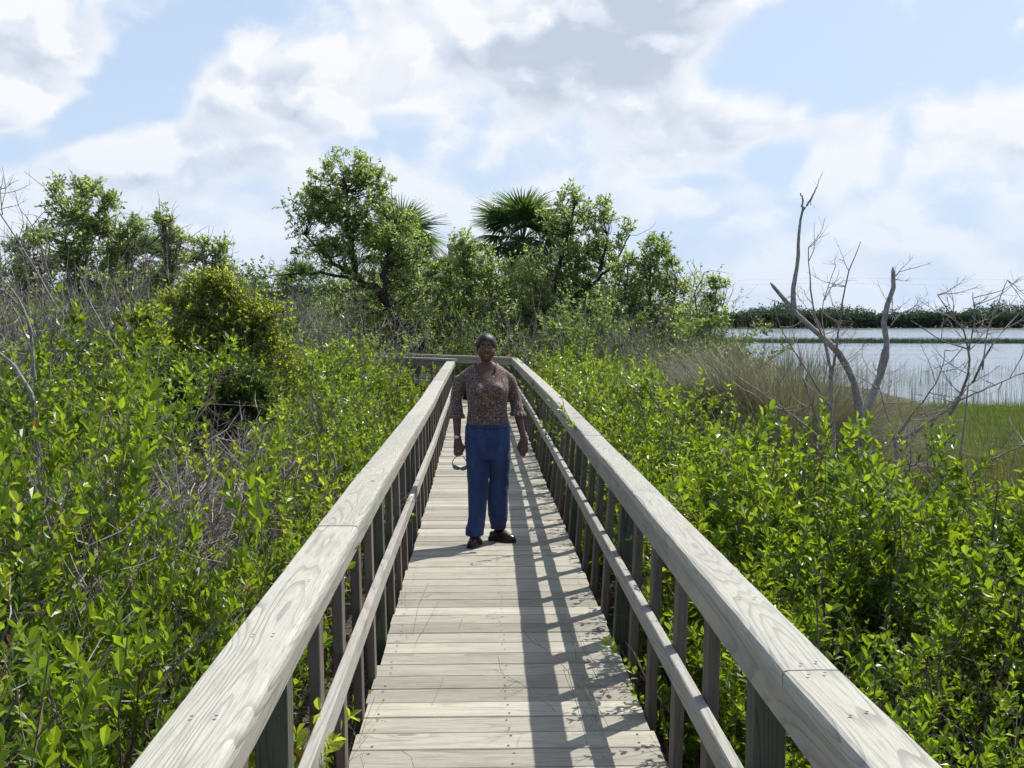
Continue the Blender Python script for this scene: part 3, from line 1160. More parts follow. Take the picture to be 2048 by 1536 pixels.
torso(mb, [(0.80, CX, PY + 0.01, 0.155, 0.105), (0.93, CX, PY, 0.150, 0.098), (1.05, CX, PY, 0.140, 0.092), (1.20, CX, PY - 0.012, 0.150, 0.112),
           (1.28, CX - 0.01, PY + 0.0, 0.160, 0.098), (1.325, CX - 0.02, PY + 0.01, 0.168, 0.072), (1.355, CX - 0.015, PY + 0.018, 0.135, 0.060), (1.385, CX - 0.01, PY + 0.02, 0.092, 0.052), (1.408, CX - 0.006, PY + 0.02, 0.060, 0.046)])
# arms
shR, shL = Z1(262, 335, 0.01), Z1(562, 325, 0.01)
elR, elL = Z1(232, 500, 0.045), Z1(606, 500, 0.05)
wrR, wrL = Z1(238, 745, -0.02), Z1(658, 735, -0.01)
limb(mb, [shR + (0.025, 0, -0.06), (shR + elR) / 2, elR, (elR * 0.55 + wrR * 0.45), wrR], [0.034, 0.042, 0.039, 0.036, 0.026], n=18, flat=[1, 1, 1, 1, 0.8])
limb(mb, [shL + (-0.025, 0, -0.06), (shL + elL) / 2, elL, (elL * 0.55 + wrL * 0.45), wrL], [0.034, 0.042, 0.039, 0.035, 0.025], n=18, flat=[1, 1, 1, 1, 0.8])
# right hand: closed round the sunglasses, back of the hand to the camera
hc = Z1(242, 800, -0.035)
limb(mb, [wrR, Z1(242, 775, -0.028), Z1(244, 812, -0.034), Z1(246, 840, -0.036)], [0.026, 0.033, 0.039, 0.034], n=16, flat=[0.8, 0.55, 0.5, 0.45])
for i, fx in enumerate((-0.030, -0.011, 0.009, 0.027)):
    b0 = Z1(246, 838, -0.044) + (fx, 0, [-0.002, -0.006, -0.006, 0.0][i])
    ln = [0.95, 1.05, 1.0, 0.85][i]
    limb(mb, [b0 + (0, 0.010, 0.022), b0 + (0, -0.006, -0.004), b0 + (0.001, 0.004, -0.024 * ln), b0 + (0.001, 0.026, -0.028 * ln), b0 + (0.001, 0.036, -0.008)],
         [0.0095, 0.0100, 0.0095, 0.0085, 0.0072], n=10)
th = Z1(262, 800, -0.045)
limb(mb, [th + (0.0, 0.004, 0.012), th + (0.020, -0.006, -0.012), th + (0.018, -0.010, -0.036), th + (0.006, -0.004, -0.052)], [0.013, 0.0125, 0.0105, 0.009], n=10)
# left hand: hanging open, fingers lightly curled
limb(mb, [wrL, Z1(664, 760, -0.016), Z1(664, 785, -0.024), Z1(664, 808, -0.030)], [0.025, 0.031, 0.036, 0.033], n=16, flat=[0.8, 0.6, 0.52, 0.45])
fing = [((645, 805), (636, 828), (640, 850), (646, 868)),
        ((657, 812), (652, 838), (655, 860), (660, 878)),
        ((670, 812), (672, 836), (671, 856), (668, 872)),
        ((682, 800), (688, 820), (684, 838), (676, 852))]
for i, f4 in enumerate(fing):
    pts = [Z1(*f4[0], -0.030), Z1(*f4[1], -0.040), Z1(*f4[2], -0.036), Z1(*f4[3], -0.022)]
    limb(mb, [pts[0] + (0, 0.006, 0.02)] + pts, [0.0095, 0.0098, 0.0092, 0.0083, 0.007], n=10)
limb(mb, [Z1(652, 765, -0.03), Z1(636, 785, -0.045), Z1(628, 812, -0.05), Z1(627, 838, -0.048)], [0.014, 0.0125, 0.0105, 0.0085], n=10)
# legs and feet under the jeans and shoes
hipR, hipL = np.array([CX - 0.085, PY, 0.80]), np.array([CX + 0.085, PY, 0.80])
anR, anL = Z1(345, 1395, -0.08), Z1(505, 1345, 0.10)
knR, knL = Z1(360, 1120, -0.05), Z1(505, 1110, 0.03)
limb(mb, [hipR, (hipR + knR) / 2, knR, (knR + anR) / 2 + (0, 0.01, 0), anR + (0, 0, 0.03), anR + (0, 0.01, -0.03)], [0.066, 0.060, 0.048, 0.045, 0.036, 0.034], n=18)
limb(mb, [hipL, (hipL + knL) / 2, knL, (knL + anL) / 2 + (0, 0.01, 0), anL + (0, 0, 0.03), anL + (0, 0.01, -0.03)], [0.066, 0.060, 0.048, 0.045, 0.036, 0.034], n=18)
ftR = Z1(322, 1458, -0.13)
ftR[2] = deck_z(PY - 0.2) + 0.035
ftL = Z1(585, 1405, 0.02)
ftL[2] = deck_z(PY) + 0.035
limb(mb, [anR + (0, 0.03, -0.04), (anR + ftR) / 2 + (0, 0, -0.02), ftR], [0.034, 0.036, 0.024], n=12)
limb(mb, [anL + (-0.02, 0.02, -0.04), (anL + ftL) / 2 + (0, 0, -0.02), ftL], [0.034, 0.036, 0.024], n=12)
body = fuse(mb, 0.0048, 3)


def eye_sockets(a):
    for sx in (-1, 1):
        c_ = np.array([HX + sx * 0.028, PY - 0.078, HZ + 0.004])
        d2 = ((a - c_) / np.array([0.019, 0.03, 0.011])) ** 2
        w_ = np.exp(-d2.sum(1)) * (a[:, 1] < PY - 0.03)
        a[:, 1] += 0.010 * w_
    # crease of the mouth
    c_ = np.array([HX + 0.002, PY - 0.086, HZ - 0.062])
    d2 = ((a - c_) / np.array([0.028, 0.03, 0.003])) ** 2
    a[:, 1] += 0.004 * np.exp(-d2.sum(1))
    return a


warp_mesh(body, eye_sockets)
mobj('body', body, M['skin'], person)
# eyes and lips
for sx in (-1, 1):
    mb = MB()
    ball(mb, (HX + sx * 0.028, PY - 0.0655, HZ + 0.004), (0.0135, 0.010, 0.0050), n=10)
    e = mobj('eye', mb.mesh('eye', []), M['eye_white'], person)
    mb = MB()
    ball(mb, (HX + sx * 0.028, PY - 0.0712, HZ + 0.004), (0.0052, 0.006, 0.0048), n=8)
    mobj('iris', mb.mesh('iris', []), M['eye_dark'], e)
    mb = MB()
    limb(mb, [(HX + sx * 0.012, PY - 0.0785, HZ + 0.019), (HX + sx * 0.028, PY - 0.0775, HZ + 0.026), (HX + sx * 0.046, PY - 0.066, HZ + 0.021)], [0.0022, 0.0030, 0.0016], n=8)
    mobj('eyebrow', mb.mesh('eyebrow', []), M['hair'], person)
mb = MB()
limb(mb, [(HX - 0.024, PY - 0.077, HZ - 0.055), (HX - 0.008, PY - 0.089, HZ - 0.058), (HX + 0.012, PY - 0.089, HZ - 0.058), (HX + 0.028, PY - 0.077, HZ - 0.055)], [0.0025, 0.0048, 0.0048, 0.0025], n=8)
limb(mb, [(HX - 0.022, PY - 0.077, HZ - 0.060), (HX - 0.008, PY - 0.088, HZ - 0.0685), (HX + 0.012, PY - 0.088, HZ - 0.0685), (HX + 0.026, PY - 0.077, HZ - 0.060)], [0.0025, 0.0055, 0.0055, 0.0025], n=8)
mobj('lips', mb.mesh('lips', []), M['lip'], person)
mb = MB()
limb(mb, [(HX - 0.018, PY - 0.084, HZ - 0.0605), (HX + 0.002, PY - 0.0915, HZ - 0.0635), (HX + 0.022, PY - 0.084, HZ - 0.0605)], [0.0012, 0.0026, 0.0012], n=8)
mobj('teeth', mb.mesh('teeth', []), simple('teeth', (0.35, 0.33, 0.30), 0.3)[0], person)
# hair: sleek, parted and pulled back
mb = MB()
ball(mb, (HX, PY + 0.010, HZ + 0.022), (0.083, 0.098, 0.090), n=22)
ball(mb, (HX, PY + 0.050, HZ - 0.020), (0.066, 0.062, 0.075), n=18)
ball(mb, (HX + 0.004, PY + 0.105, HZ - 0.03), (0.040, 0.035, 0.04), n=12)
hair = fuse(mb, 0.0045, 3)


def hair_keep(c_):
    x, y, z = c_.x - HX, c_.y - PY, c_.z - HZ
    line = 0.060 - 7.0 * x * x - 2.2 * max(0.0, abs(x) - 0.046)
    if y < 0.0 and z < line and y < 0.02:
        return False
    return not (z < -0.045 and y < 0.03)


cut_mesh(hair, hair_keep)
mobj('hair', hair, M['hair'], person)
for sx in (-1, 1):
    a = np.linspace(0, 2 * math.pi, 17)
    c_ = np.array([HX + sx * 0.078, PY + 0.0, HZ - 0.058])
    mb = MB()
    limb(mb, c_ + np.stack([0.003 * np.cos(a), 0.017 * np.cos(a), 0.017 * np.sin(a)], -1), [0.0017] * 17, n=6, sub=1)
    mobj('earring', mb.mesh('earring', []), M['gold'], person)

# ---- blouse
mb = MB()
torso(mb, [(0.916, CX, PY, 0.169, 0.122), (0.95, CX, PY, 0.166, 0.120), (1.03, CX, PY - 0.002, 0.155, 0.112), (1.12, CX, PY - 0.008, 0.162, 0.122), (1.195, CX, PY - 0.018, 0.172, 0.138),
           (1.25, CX, PY - 0.008, 0.170, 0.122), (1.29, CX - 0.012, PY + 0.004, 0.182, 0.104), (1.325, CX - 0.02, PY + 0.010, 0.186, 0.084), (1.355, CX - 0.018, PY + 0.014, 0.160, 0.074), (1.385, CX - 0.012, PY + 0.018, 0.112, 0.066), (1.412, CX - 0.008, PY + 0.02, 0.074, 0.058)])
for sx in (-1, 1):
    ball(mb, (CX - 0.004 + sx * 0.072, PY - 0.098, 1.19), (0.070, 0.062, 0.066), n=16)
def sleeve(mb, sh, el, wr, f):
    cuff = el * (1 - f) + wr * f
    sx = 1 if sh[0] > CX else -1
    limb(mb, [sh + (-sx * 0.024, 0, 0.004), sh + (-sx * 0.008, 0, -0.040), (sh * 0.6 + el * 0.4), el, (el + cuff) / 2, cuff], [0.020, 0.050, 0.055, 0.050, 0.049, 0.056], n=20)
    ball(mb, sh + (-sx * 0.020, 0, -0.038), (0.052, 0.054, 0.056), n=14)
    for k in range(26):                      # ruffled cuff
        a = k / 26 * 2 * math.pi
        d = (wr - el) / np.linalg.norm(wr - el)
        q = cuff + np.array([math.cos(a), math.sin(a), 0]) * (0.050 + 0.008 * (k % 2))
        limb(mb, [q - d * 0.02, q + d * 0.012 + np.array([math.cos(a), math.sin(a), 0]) * 0.006], [0.009, 0.007], n=6, sub=1)
sleeve(mb, shR + (0.012, 0, -0.006), elR, wrR, 0.50)
sleeve(mb, shL + (-0.012, 0, -0.006), elL, wrL, 0.46)
bl = fuse(mb, 0.0058, 9)
VP = [(-0.050, 1.45), (-0.034, 1.385), (0.022, 1.262), (0.085, 1.292), (0.127, 1.318), (0.134, 1.385), (0.150, 1.45)]


def in_poly(x, z):
    ins = False
    for (x0, z0), (x1, z1) in zip(VP, VP[1:] + VP[:1]):
        if (z0 > z) != (z1 > z) and x < (x1 - x0) * (z - z0) / (z1 - z0) + x0:
            ins = not ins
    return ins


cut_mesh(bl, lambda c_: not ((in_poly(c_.x, c_.z) and c_.y < PY + 0.02) or (c_.z > 1.402)))


def folds(a):
    x, y, z = a[:, 0] - CX, a[:, 1] - PY, a[:, 2]
    # gathers of the wrapped front and a soft hem
    front = (y < 0)
    w_ = 0.0035 * np.sin(60 * (z + 0.45 * x)) * np.exp(-((z - 1.10) / 0.09) ** 2) + 0.003 * np.sin(45 * (z - 0.5 * np.abs(x))) * np.exp(-((z - 1.27) / 0.05) ** 2)
    a[:, 1] -= np.where(front, w_, 0)
    return a


warp_mesh(bl, folds)
mobj('blouse', bl, M['blouse'], person)

# ---- jeans
mb = MB()
torso(mb, [(0.640, CX, PY + 0.0, 0.150, 0.098), (0.72, CX - 0.002, PY, 0.178, 0.122), (0.80, CX, PY + 0.004, 0.182, 0.130), (0.88, CX, PY, 0.178, 0.124), (0.932, CX, PY, 0.166, 0.115)])
def leg(mb, pts, radii, flat):
    limb(mb, pts, radii, n=24, flat=flat)
leg(mb, [(CX - 0.088, PY, 0.78), Z1(366, 860, 0.0), Z1(370, 1000, -0.03), Z1(368, 1130, -0.05), Z1(362, 1270, -0.07), Z1(348, 1345, -0.08), Z1(346, 1400, -0.08)],
    [0.097, 0.094, 0.088, 0.078, 0.070, 0.074, 0.068], [1.1, 1.1, 1.05, 1, 1, 1.1, 1.2])
leg(mb, [(CX + 0.090, PY, 0.78), Z1(508, 860, 0.005), Z1(510, 1000, 0.02), Z1(498, 1130, 0.04), Z1(500, 1260, 0.07), Z1(502, 1320, 0.09), Z1(500, 1368, 0.10)],
    [0.094, 0.092, 0.083, 0.084, 0.082, 0.068, 0.062], [1.1, 1.1, 1.05, 1, 1, 1.05, 1.15])
jn = fuse(mb, 0.0058, 3)


def wrinkles(a):
    x, y, z = a[:, 0] - CX, a[:, 1] - PY, a[:, 2]
    h = np.hypot(x, y + 0.001)
    nx, ny = np.sign(x) * 0.3, np.where(y < 0, -1, 1)
    lo = np.exp(-((z - 0.12) / 0.07) ** 2)
    kn = np.exp(-((z - 0.45) / 0.10) ** 2)
    cr = np.exp(-((z - 0.70) / 0.06) ** 2)
    w_ = 0.006 * np.sin(95 * z + 9 * x) * lo + 0.004 * np.sin(48 * z + 22 * x) * kn + 0.0045 * np.sin(60 * z - 30 * np.abs(x)) * cr + 0.004 * np.sin(17 * x + 9 * z) * np.sin(11 * z)
    a[:, 1] += ny * w_
    a[:, 0] += nx * w_
    return a


warp_mesh(jn, wrinkles)
cut_mesh(jn, lambda c_: c_.z > 0.042 if c_.x < CX - 0.0 else c_.z > 0.06)
jo = mobj('jeans', jn, M['denim'], person)
# waistband, belt loops, fly and pocket seams
mb = MB()
a = np.linspace(0, 2 * math.pi, 41)
ex = np.sign(np.cos(a)) * np.abs(np.cos(a)) ** (2 / 2.3)
ey = np.sign(np.sin(a)) * np.abs(np.sin(a)) ** (2 / 2.3)
for zz, rr in ((0.896, 0.0022),):
    limb(mb, np.stack([CX + ex * 0.1765, PY + ey * 0.1235, np.full(41, zz)], -1), [rr] * 41, n=6, sub=1)
limb(mb, [Z1(412, 690, -0.128), Z1(400, 735, -0.132), Z1(360, 752, -0.127), Z1(305, 745, -0.075)], [0.0022] * 4, n=6)
limb(mb, [Z1(505, 690, -0.128), Z1(503, 760, -0.135), Z1(492, 805, -0.130)], [0.0022] * 3, n=6)
for zx in (345, 420, 490, 535):
    limb(mb, [Z1(zx, 668, -0.121), Z1(zx, 692, -0.125)], [0.0045, 0.0045], n=6, sub=1)
mobj('seam', mb.mesh('seam', []), M['denim_dark'], jo)

# ---- shoes
def shoe(toe_dir, toe, length, heel_z):
    t = Vector(toe_dir).normalized()
    yaw = math.atan2(t.y, t.x)
    c_ = Vector(toe) - t * (length / 2)
    zf = deck_z(c_.y) + 0.001

    def place(me):
        Mx = Matrix.Translation((c_.x, c_.y, zf)) @ Matrix.Rotation(yaw, 4, 'Z')
        me.transform(Mx)
        return me
    # local: x forward, z up
    ns = 14
    prof = [(-0.5, 0.030), (-0.44, 0.033), (-0.2, 0.034), (0.1, 0.040), (0.3, 0.043), (0.42, 0.036), (0.48, 0.022), (0.5, 0.008)]
    mb = MB()
    rings = []
    for u, w_ in prof:
        rings.append([(u * length, w_, 0), (u * length, -w_, 0), (u * length, -w_, 0.022 + 0.010 * (u < -0.1)), (u * length, w_, 0.022 + 0.010 * (u < -0.1))])
    loft(mb, rings)
    sole = place(mb.mesh('sole', []))
    mb = MB()
    rings = []
    a = np.linspace(0, math.pi, 13)
    for u, w_, h_ in [(-0.47, 0.024, 0.050), (-0.3, 0.032, 0.062), (-0.05, 0.036, 0.066), (0.15, 0.040, 0.056), (0.3, 0.041, 0.044), (0.42, 0.033, 0.033), (0.485, 0.014, 0.018)]:
        rings.append(np.stack([np.full(13, u * length), np.cos(a) * w_, 0.022 + np.sin(a) ** 0.8 * h_], -1)[::-1])
    loft(mb, rings)
    up = place(mb.mesh('upper', []))
    mb = MB()
    for u in (0.02, 0.12):
        limb(mb, [(u * length - 0.008, 0.040, 0.032), (u * length, 0.024, 0.078 - u * 0.08), (u * length, -0.024, 0.078 - u * 0.08), (u * length - 0.008, -0.040, 0.032)], [0.0045] * 4, n=8)
    st = place(mb.mesh('strap', []))
    return sole, up, st


for args in (((-0.28, -1.0, 0), (Z1(322, 0, 0)[0], PY - 0.235, 0), 0.235, 0), ((1.0, -0.55, 0), (Z1(612, 0, 0)[0], PY - 0.00, 0), 0.235, 0)):
    so, up, st = shoe(*args)
    e = mobj('shoe', up, M['shoe'], person)
    mobj('sole', so, M['sole'], e, smooth=False)
    mobj('strap', st, M['sole'], e)

# ---- wristwatch
w0 = Z1(238, 746, -0.02)
watch = empty('wristwatch', tuple(w0), 'small silver wristwatch with white face on the person in leopard print', 'watch')
a = np.linspace(0, 2 * math.pi, 25)
mb = MB()
for dz_ in (-0.004, 0.0, 0.004):
    limb(mb, w0 + np.stack([0.0285 * np.cos(a), 0.0245 * np.sin(a), np.full(25, dz_)], -1), [0.0030] * 25, n=6, sub=1)
mobj('band', mb.mesh('band', []), M['steel'], watch)
mb = MB()
ball(mb, w0 + (-0.008, -0.0245, 0), (0.0135, 0.005, 0.0125), n=10)
mobj('case', mb.mesh('case', []), M['dial'], watch)
mb = MB()
limb(mb, [Z1(242, 836, -0.060) + (0.0, 0, 0), Z1(252, 836, -0.062)], [0.0045, 0.0045], n=8)
mobj('ring', mb.mesh('ring', []), M['gold'], person)

# ---- sunglasses dangling from the fist
sg = empty('sunglasses', tuple(Z1(250, 900, -0.05)), 'dark wraparound sunglasses dangling from the hand of the person in leopard print', 'sunglasses')
mb = MB()
limb(mb, [Z1(236, 868, -0.04), Z1(214, 890, -0.055), Z1(207, 912, -0.065), Z1(214, 930, -0.07)], [0.0030, 0.0032, 0.0034, 0.0048], n=8)
mobj('temple', mb.mesh('temple', []), M['frame'], sg)
mb = MB()
limb(mb, [Z1(272, 868, -0.04), Z1(282, 882, -0.03), Z1(292, 900, -0.02), Z1(302, 922, -0.015)], [0.0030, 0.0030, 0.0032, 0.0045], n=8)
mobj('temple', mb.mesh('temple', []), M['frame'], sg)
for q in (((210, 922), (222, 936), (240, 944), (254, 946)), ((256, 946), (272, 947), (288, 941), (303, 926))):
    mb = MB()
    limb(mb, [Z1(*q[0], -0.070), Z1(*q[1], -0.074), Z1(*q[2], -0.072), Z1(*q[3], -0.062)], [0.008, 0.0155, 0.0155, 0.008], n=14, flat=[0.25] * 4)
    mobj('lens', mb.mesh('lens', []), M['lens'], sg)

# ------------------------------------------------------------------ shrubs
def make_shrub(h, spread, n1, n2, n3, leaf, lw=0.42, seed=1, up=0.10, low=0.35, mat_leaf=None, simple_leaf=False, stem_mat=None, r0=0.008, upright=0.75, leafmul=1.0, side_twigs=0, tmax=0.55, half=False):
    """many stems from the base, upright twigs, leaves paired along the twigs"""
    global RNG
    RNG = np.random.default_rng(seed)
    a = RNG.uniform(0, 2 * math.pi, n1)
    rr = np.sqrt(RNG.uniform(0, 1, n1)) * spread * 0.45
    st = np.stack([np.cos(a) * rr, np.sin(a) * rr, np.full(n1, -0.05)], -1)
    if half:                      # grows away from the railing only
        a = RNG.uniform(-1.35, 1.35, n1)
        st[:, 0] = np.abs(st[:, 0])
    tilt = RNG.uniform(0.05, tmax, n1)[:, None]
    d = np.stack([np.cos(a), np.sin(a), np.zeros(n1)], -1) * tilt + np.array([0, 0, 1.0])
    L = h * RNG.uniform(0.62, 1.0, n1)
    S = grow(st, d, L, 7, up, 0.13)
    mbs = MB()
    R = np.linspace(1, 0.35, 7)[None, :] * (r0 * RNG.uniform(0.6, 1.2, n1))[:, None]
    tubes(mbs, S, R, 5)
    t = RNG.uniform(low, 1.0, (n1, n2))
    p, tg = along(S, t)
    p, tg = p.reshape(-1, 3), tg.reshape(-1, 3)
    n = len(p)
    rd = nrm(RNG.normal(0, 1, (n, 3)) * np.array([1, 1, 0.35]))
    dd = tg * upright + rd * 0.85
    TL = h * RNG.uniform(0.07, 0.20, n)
    T = grow(p, dd, TL, 4, 0.22, 0.10)
    tubes(mbs, T, np.linspace(1, 0.5, 4)[None, :] * np.full((n, 1), r0 * 0.38), 3)
    if side_twigs:
        t = RNG.uniform(0.05, 0.9, (n1, side_twigs))
        p2, tg2 = along(S, t)
        p2, tg2 = p2.reshape(-1, 3), tg2.reshape(-1, 3)
        T2 = grow(p2, tg2 * 0.4 + nrm(RNG.normal(0, 1, (len(p2), 3))), h * RNG.uniform(0.1, 0.3, len(p2)), 4, 0.02, 0.22)
        tubes(mbs, T2, np.linspace(1, 0.4, 4)[None, :] * np.full((len(p2), 1), r0 * 0.30), 3)
    mbl = None
    if n3:
        mbl = MB()
        t = np.sort(RNG.uniform(0.12, 1.0, (n, n3)), 1)
        t[:, -2:] = 0.995
        q, tq = along(T, t)
        phi = (np.arange(n3)[None, :] * 2.4 + RNG.uniform(0, 6.28, (n, 1)))
        q, tq, phi = q.reshape(-1, 3), tq.reshape(-1, 3), phi.reshape(-1)
        s1 = nrm(np.cross(tq, np.array([0.3, 0.2, 1.0]) + 0 * tq))
        s2 = np.cross(tq, s1)
        out = np.cos(phi)[:, None] * s1 + np.sin(phi)[:, None] * s2
        ld = tq * RNG.uniform(0.45, 1.2, (len(q), 1)) + out + np.array([0, 0, 0.25])
        Lf = leaf * RNG.uniform(0.6, 1.25, len(q)) * leafmul
        leaves(mbl, q, ld, Lf, Lf * lw, simple=simple_leaf)
    sm = mbs.mesh('stems', stem_mat or M['stem'])
    lm = mbl.mesh('foliage', mat_leaf or M['leaf']) if mbl else None
    zs = np.array([0.0] * 3 * len((lm or sm).vertices))
    (lm or sm).vertices.foreach_get('co', zs)
    return sm, lm, float(np.percentile(zs[2::3], 98.5))


def put(proto, name, label, cat, group, loc, hgt, width=1.0, yaw=None, parts=('stems', 'foliage')):
    sm, lm, h = proto
    r = empty(name, loc, label, cat, group)
    s = hgt / h
    yaw = random.uniform(0, 6.28) if yaw is None else yaw
    for me, nm in ((sm, parts[0]), (lm, parts[1])):
        if me is None:
            continue
        o = bpy.data.objects.new(nm, me)
        COL.objects.link(o)
        o.parent = r
        o.rotation_euler = (random.uniform(-0.06, 0.06), random.uniform(-0.06, 0.06), yaw)
        o.scale = (s * width, s * width, s)
    return r


near = [make_shrub(1.75, 0.9, 13, 15, 18, 0.061, 0.45, seed=i + 10, side_twigs=8, low=0.30) for i in range(4)]
near += [make_shrub(1.75, 0.9, 12, 16, 19, 0.040, 0.52, seed=i + 14, side_twigs=8, low=0.25) for i in range(2)]
near += [make_shrub(1.75, 0.9, 12, 15, 18, 0.050, 0.40, seed=18, side_twigs=10, low=0.25, mat_leaf=M['leaf_dark']), make_shrub(1.75, 0.9, 12, 15, 17, 0.048, 0.55, seed=19, side_twigs=8, low=0.30, mat_leaf=M['leaf_yellow'])]
hug = [make_shrub(1.75, 0.6, 11, 14, 18, 0.052, 0.44, seed=i + 20, side_twigs=6, low=0.30, half=True, tmax=0.45) for i in range(3)]
mids = [make_shrub(1.8, 0.9, 12, 17, 15, 0.058, 0.48, seed=i + 30, side_twigs=4, low=0.20, simple_leaf=True) for i in range(3)]
hugm = [make_shrub(1.8, 0.6, 10, 15, 15, 0.058, 0.48, seed=i + 40, side_twigs=4, low=0.20, simple_leaf=True, half=True, tmax=0.40) for i in range(2)]
sprig = [make_shrub(1.75, 0.30, 4, 14, 18, 0.060, 0.42, seed=i + 50, side_twigs=8, low=0.40, up=0.25, tmax=0.3) for i in range(3)]
saps = [make_shrub(4.2, 1.5, 8, 24, 15, 0.075, 0.5, seed=i + 60, simple_leaf=True, low=0.32, stem_mat=M['bark'], r0=0.020, mat_leaf=M['leaf_mid' if i % 2 else 'leaf_tree'], side_twigs=14) for i in range(4)]
airy = [make_shrub(4.2, 1.5, 8, 16, 14, 0.075, 0.5, seed=i + 65, simple_leaf=True, low=0.60, stem_mat=M['twig'], r0=0.018, mat_leaf=M['leaf_tree'], side_twigs=22) for i in range(3)]
lowbg = [make_shrub(2.6, 1.8, 14, 26, 16, 0.082, 0.5, seed=i + 70, simple_leaf=True, low=0.12, stem_mat=M['bark'], r0=0.014, mat_leaf=M['leaf_mid'], side_twigs=10) for i in range(3)]
darkbg = [make_shrub(2.6, 1.8, 15, 26, 16, 0.085, 0.5, seed=i + 80, simple_leaf=True, low=0.08, stem_mat=M['bark'], r0=0.014, mat_leaf=M['leaf_dark'], side_twigs=6) for i in range(2)]
bare = [make_shrub(1.2, 1.1, 26, 12, 0, 0.05, seed=i + 90, low=0.1, stem_mat=M['twig'], r0=0.0055, up=0.02, upright=0.4, side_twigs=12, tmax=0.8) for i in range(3)]
tallbare = [make_shrub(3.6, 1.6, 15, 12, 0, 0.05, seed=i + 100, low=0.2, stem_mat=M['twig'], r0=0.015, up=0.04, side_twigs=8) for i in range(3)]

ORD = ['', 'first', 'second', 'third', 'fourth', 'fifth', 'sixth', 'seventh', 'eighth', 'ninth', 'tenth']


def where(side, x, y):
    """words that find a spot by the railing posts"""
    k = (y - 2.90) / 2.97 + 1
    i = int(math.floor(k + 0.17))
    f = k - i
    i = max(1, min(i, 8))
    s_ = 'left' if side < 0 else 'right'
    pos = 'level with' if f < 0.17 else ('just past' if f < 0.42 else ('midway beyond' if f < 0.67 else 'well past'))
    gap = abs(x) - 0.85
    row = 'against the railing' if gap < 0.6 else ('one pace out' if gap < 1.35 else ('two paces out' if gap < 2.2 else ('three paces out' if gap < 3.2 else 'far out')))
    return '%s the %s %s railing post, %s' % (pos, ORD[i], s_, row)


def gh(x, y):
    return float(ground_h(x, y))


def shrub_at(x, y, ztop, side, kind='near', adj='leafy', width=1.0):
    g0 = gh(x, y)
    if kind == 'sprig':
        x = side * max(abs(x), 1.25)
    pr = random.choice({'near': near, 'mid': mids, 'sprig': sprig, 'bare': bare, 'hug': hug, 'hugm': hugm}[kind])
    yaw = None if kind[:3] != 'hug' else (0.0 if side > 0 else math.pi) + random.uniform(-0.15, 0.15)
    if kind in ('near', 'mid', 'bare'):      # keep its spread off the walkway
        x = side * max(abs(x), 0.95 + (0.42 if kind != 'bare' else 1.0) * (ztop - g0) * width)
    h = (ztop - g0)
    nm = {'near': 'leafy_shrub', 'mid': 'leafy_shrub', 'sprig': 'young_shrub', 'bare': 'dry_bush', 'hug': 'leafy_shrub', 'hugm': 'leafy_shrub'}[kind]
    if kind == 'bare':
        lab, cat = 'bare grey twiggy bush, ' + where(side, x, y), 'dry bush'
        grp = 'bare twiggy bushes among the green shrubs'
    elif kind == 'sprig':
        lab, cat = 'slim upright green shrub, ' + where(side, x, y), 'shrub'
        grp = 'green shrubs ' + ('left' if side < 0 else 'right') + ' of the boardwalk'
    else:
        lab, cat = adj + ' green shrub, ' + where(side, x, y), 'shrub'
        grp = 'green shrubs ' + ('left' if side < 0 else 'right') + ' of the boardwalk'
    return put(pr, nm, lab, cat, grp, (x, y, g0), h, width, yaw)


# right bank: a dense strip of green shrubs following the railing
y = 1.5
while y < 21.5:
    far_ = float(np.interp(y, [1.5, 3, 5, 6.5, 8, 12, 17, 22], [3.0, 4.0, 4.6, 4.2, 1.9, 1.9, 2.3, 3.0]))
    zt = float(np.interp(y, [1.5, 2.5, 5, 8, 12, 17, 22], [0.15, 0.38, 0.66, 0.78, 0.84, 0.98, 1.10]))
    near_ = y < 9
    shrub_at(1.04 + 0.08 * random.random(), y, zt + random.uniform(-0.15, 0.08), 1, 'hug' if near_ else 'hugm', 'bright' if y > 8 else 'glossy', width=random.uniform(0.9, 1.1))
    x = 1.75 + random.uniform(0, 0.2)
    while x < far_:
        ztop = zt + random.uniform(-0.16, 0.12) + (0.08 * (x - 1.3) if y < 7.2 else 0)
        kd = 'near' if near_ else 'mid'
        if random.random() < 0.12:
            kd = 'sprig'
        shrub_at(x, y + random.uniform(-0.2, 0.2), min(ztop, 0.86 if near_ else 1.02), 1, kd, 'bright' if y > 8 else 'glossy', width=random.uniform(0.9, 1.1))
        x += random.uniform(0.60, 0.80)
    y += 0.62 if near_ else 0.75
for x, y, zt in [(1.25, 2.2, 0.0), (1.5, 3.0, 0.1), (2.6, 2.6, 0.0), (3.4, 3.6, 0.1), (1.2, 4.1, 0.05), (1.25, 5.3, 0.05), (3.6, 5.2, 0.5), (4.4, 6.2, 0.6), (1.2, 6.6, 0.0), (1.25, 8.2, 0.0),
                 (4.6, 4.6, 0.5), (2.1, 3.6, 0.3), (3.1, 6.9, 0.45), (3.9, 7.5, 0.4), (5.0, 7.2, 0.5), (2.6, 8.6, 0.3), (1.2, 10, 0), (1.25, 12, 0.0), (2.9, 16, 0.9), (3.4, 19, 1.1), (4.0, 21, 1.3)]:
    shrub_at(x, y, zt, 1, 'bare', width=1.1)
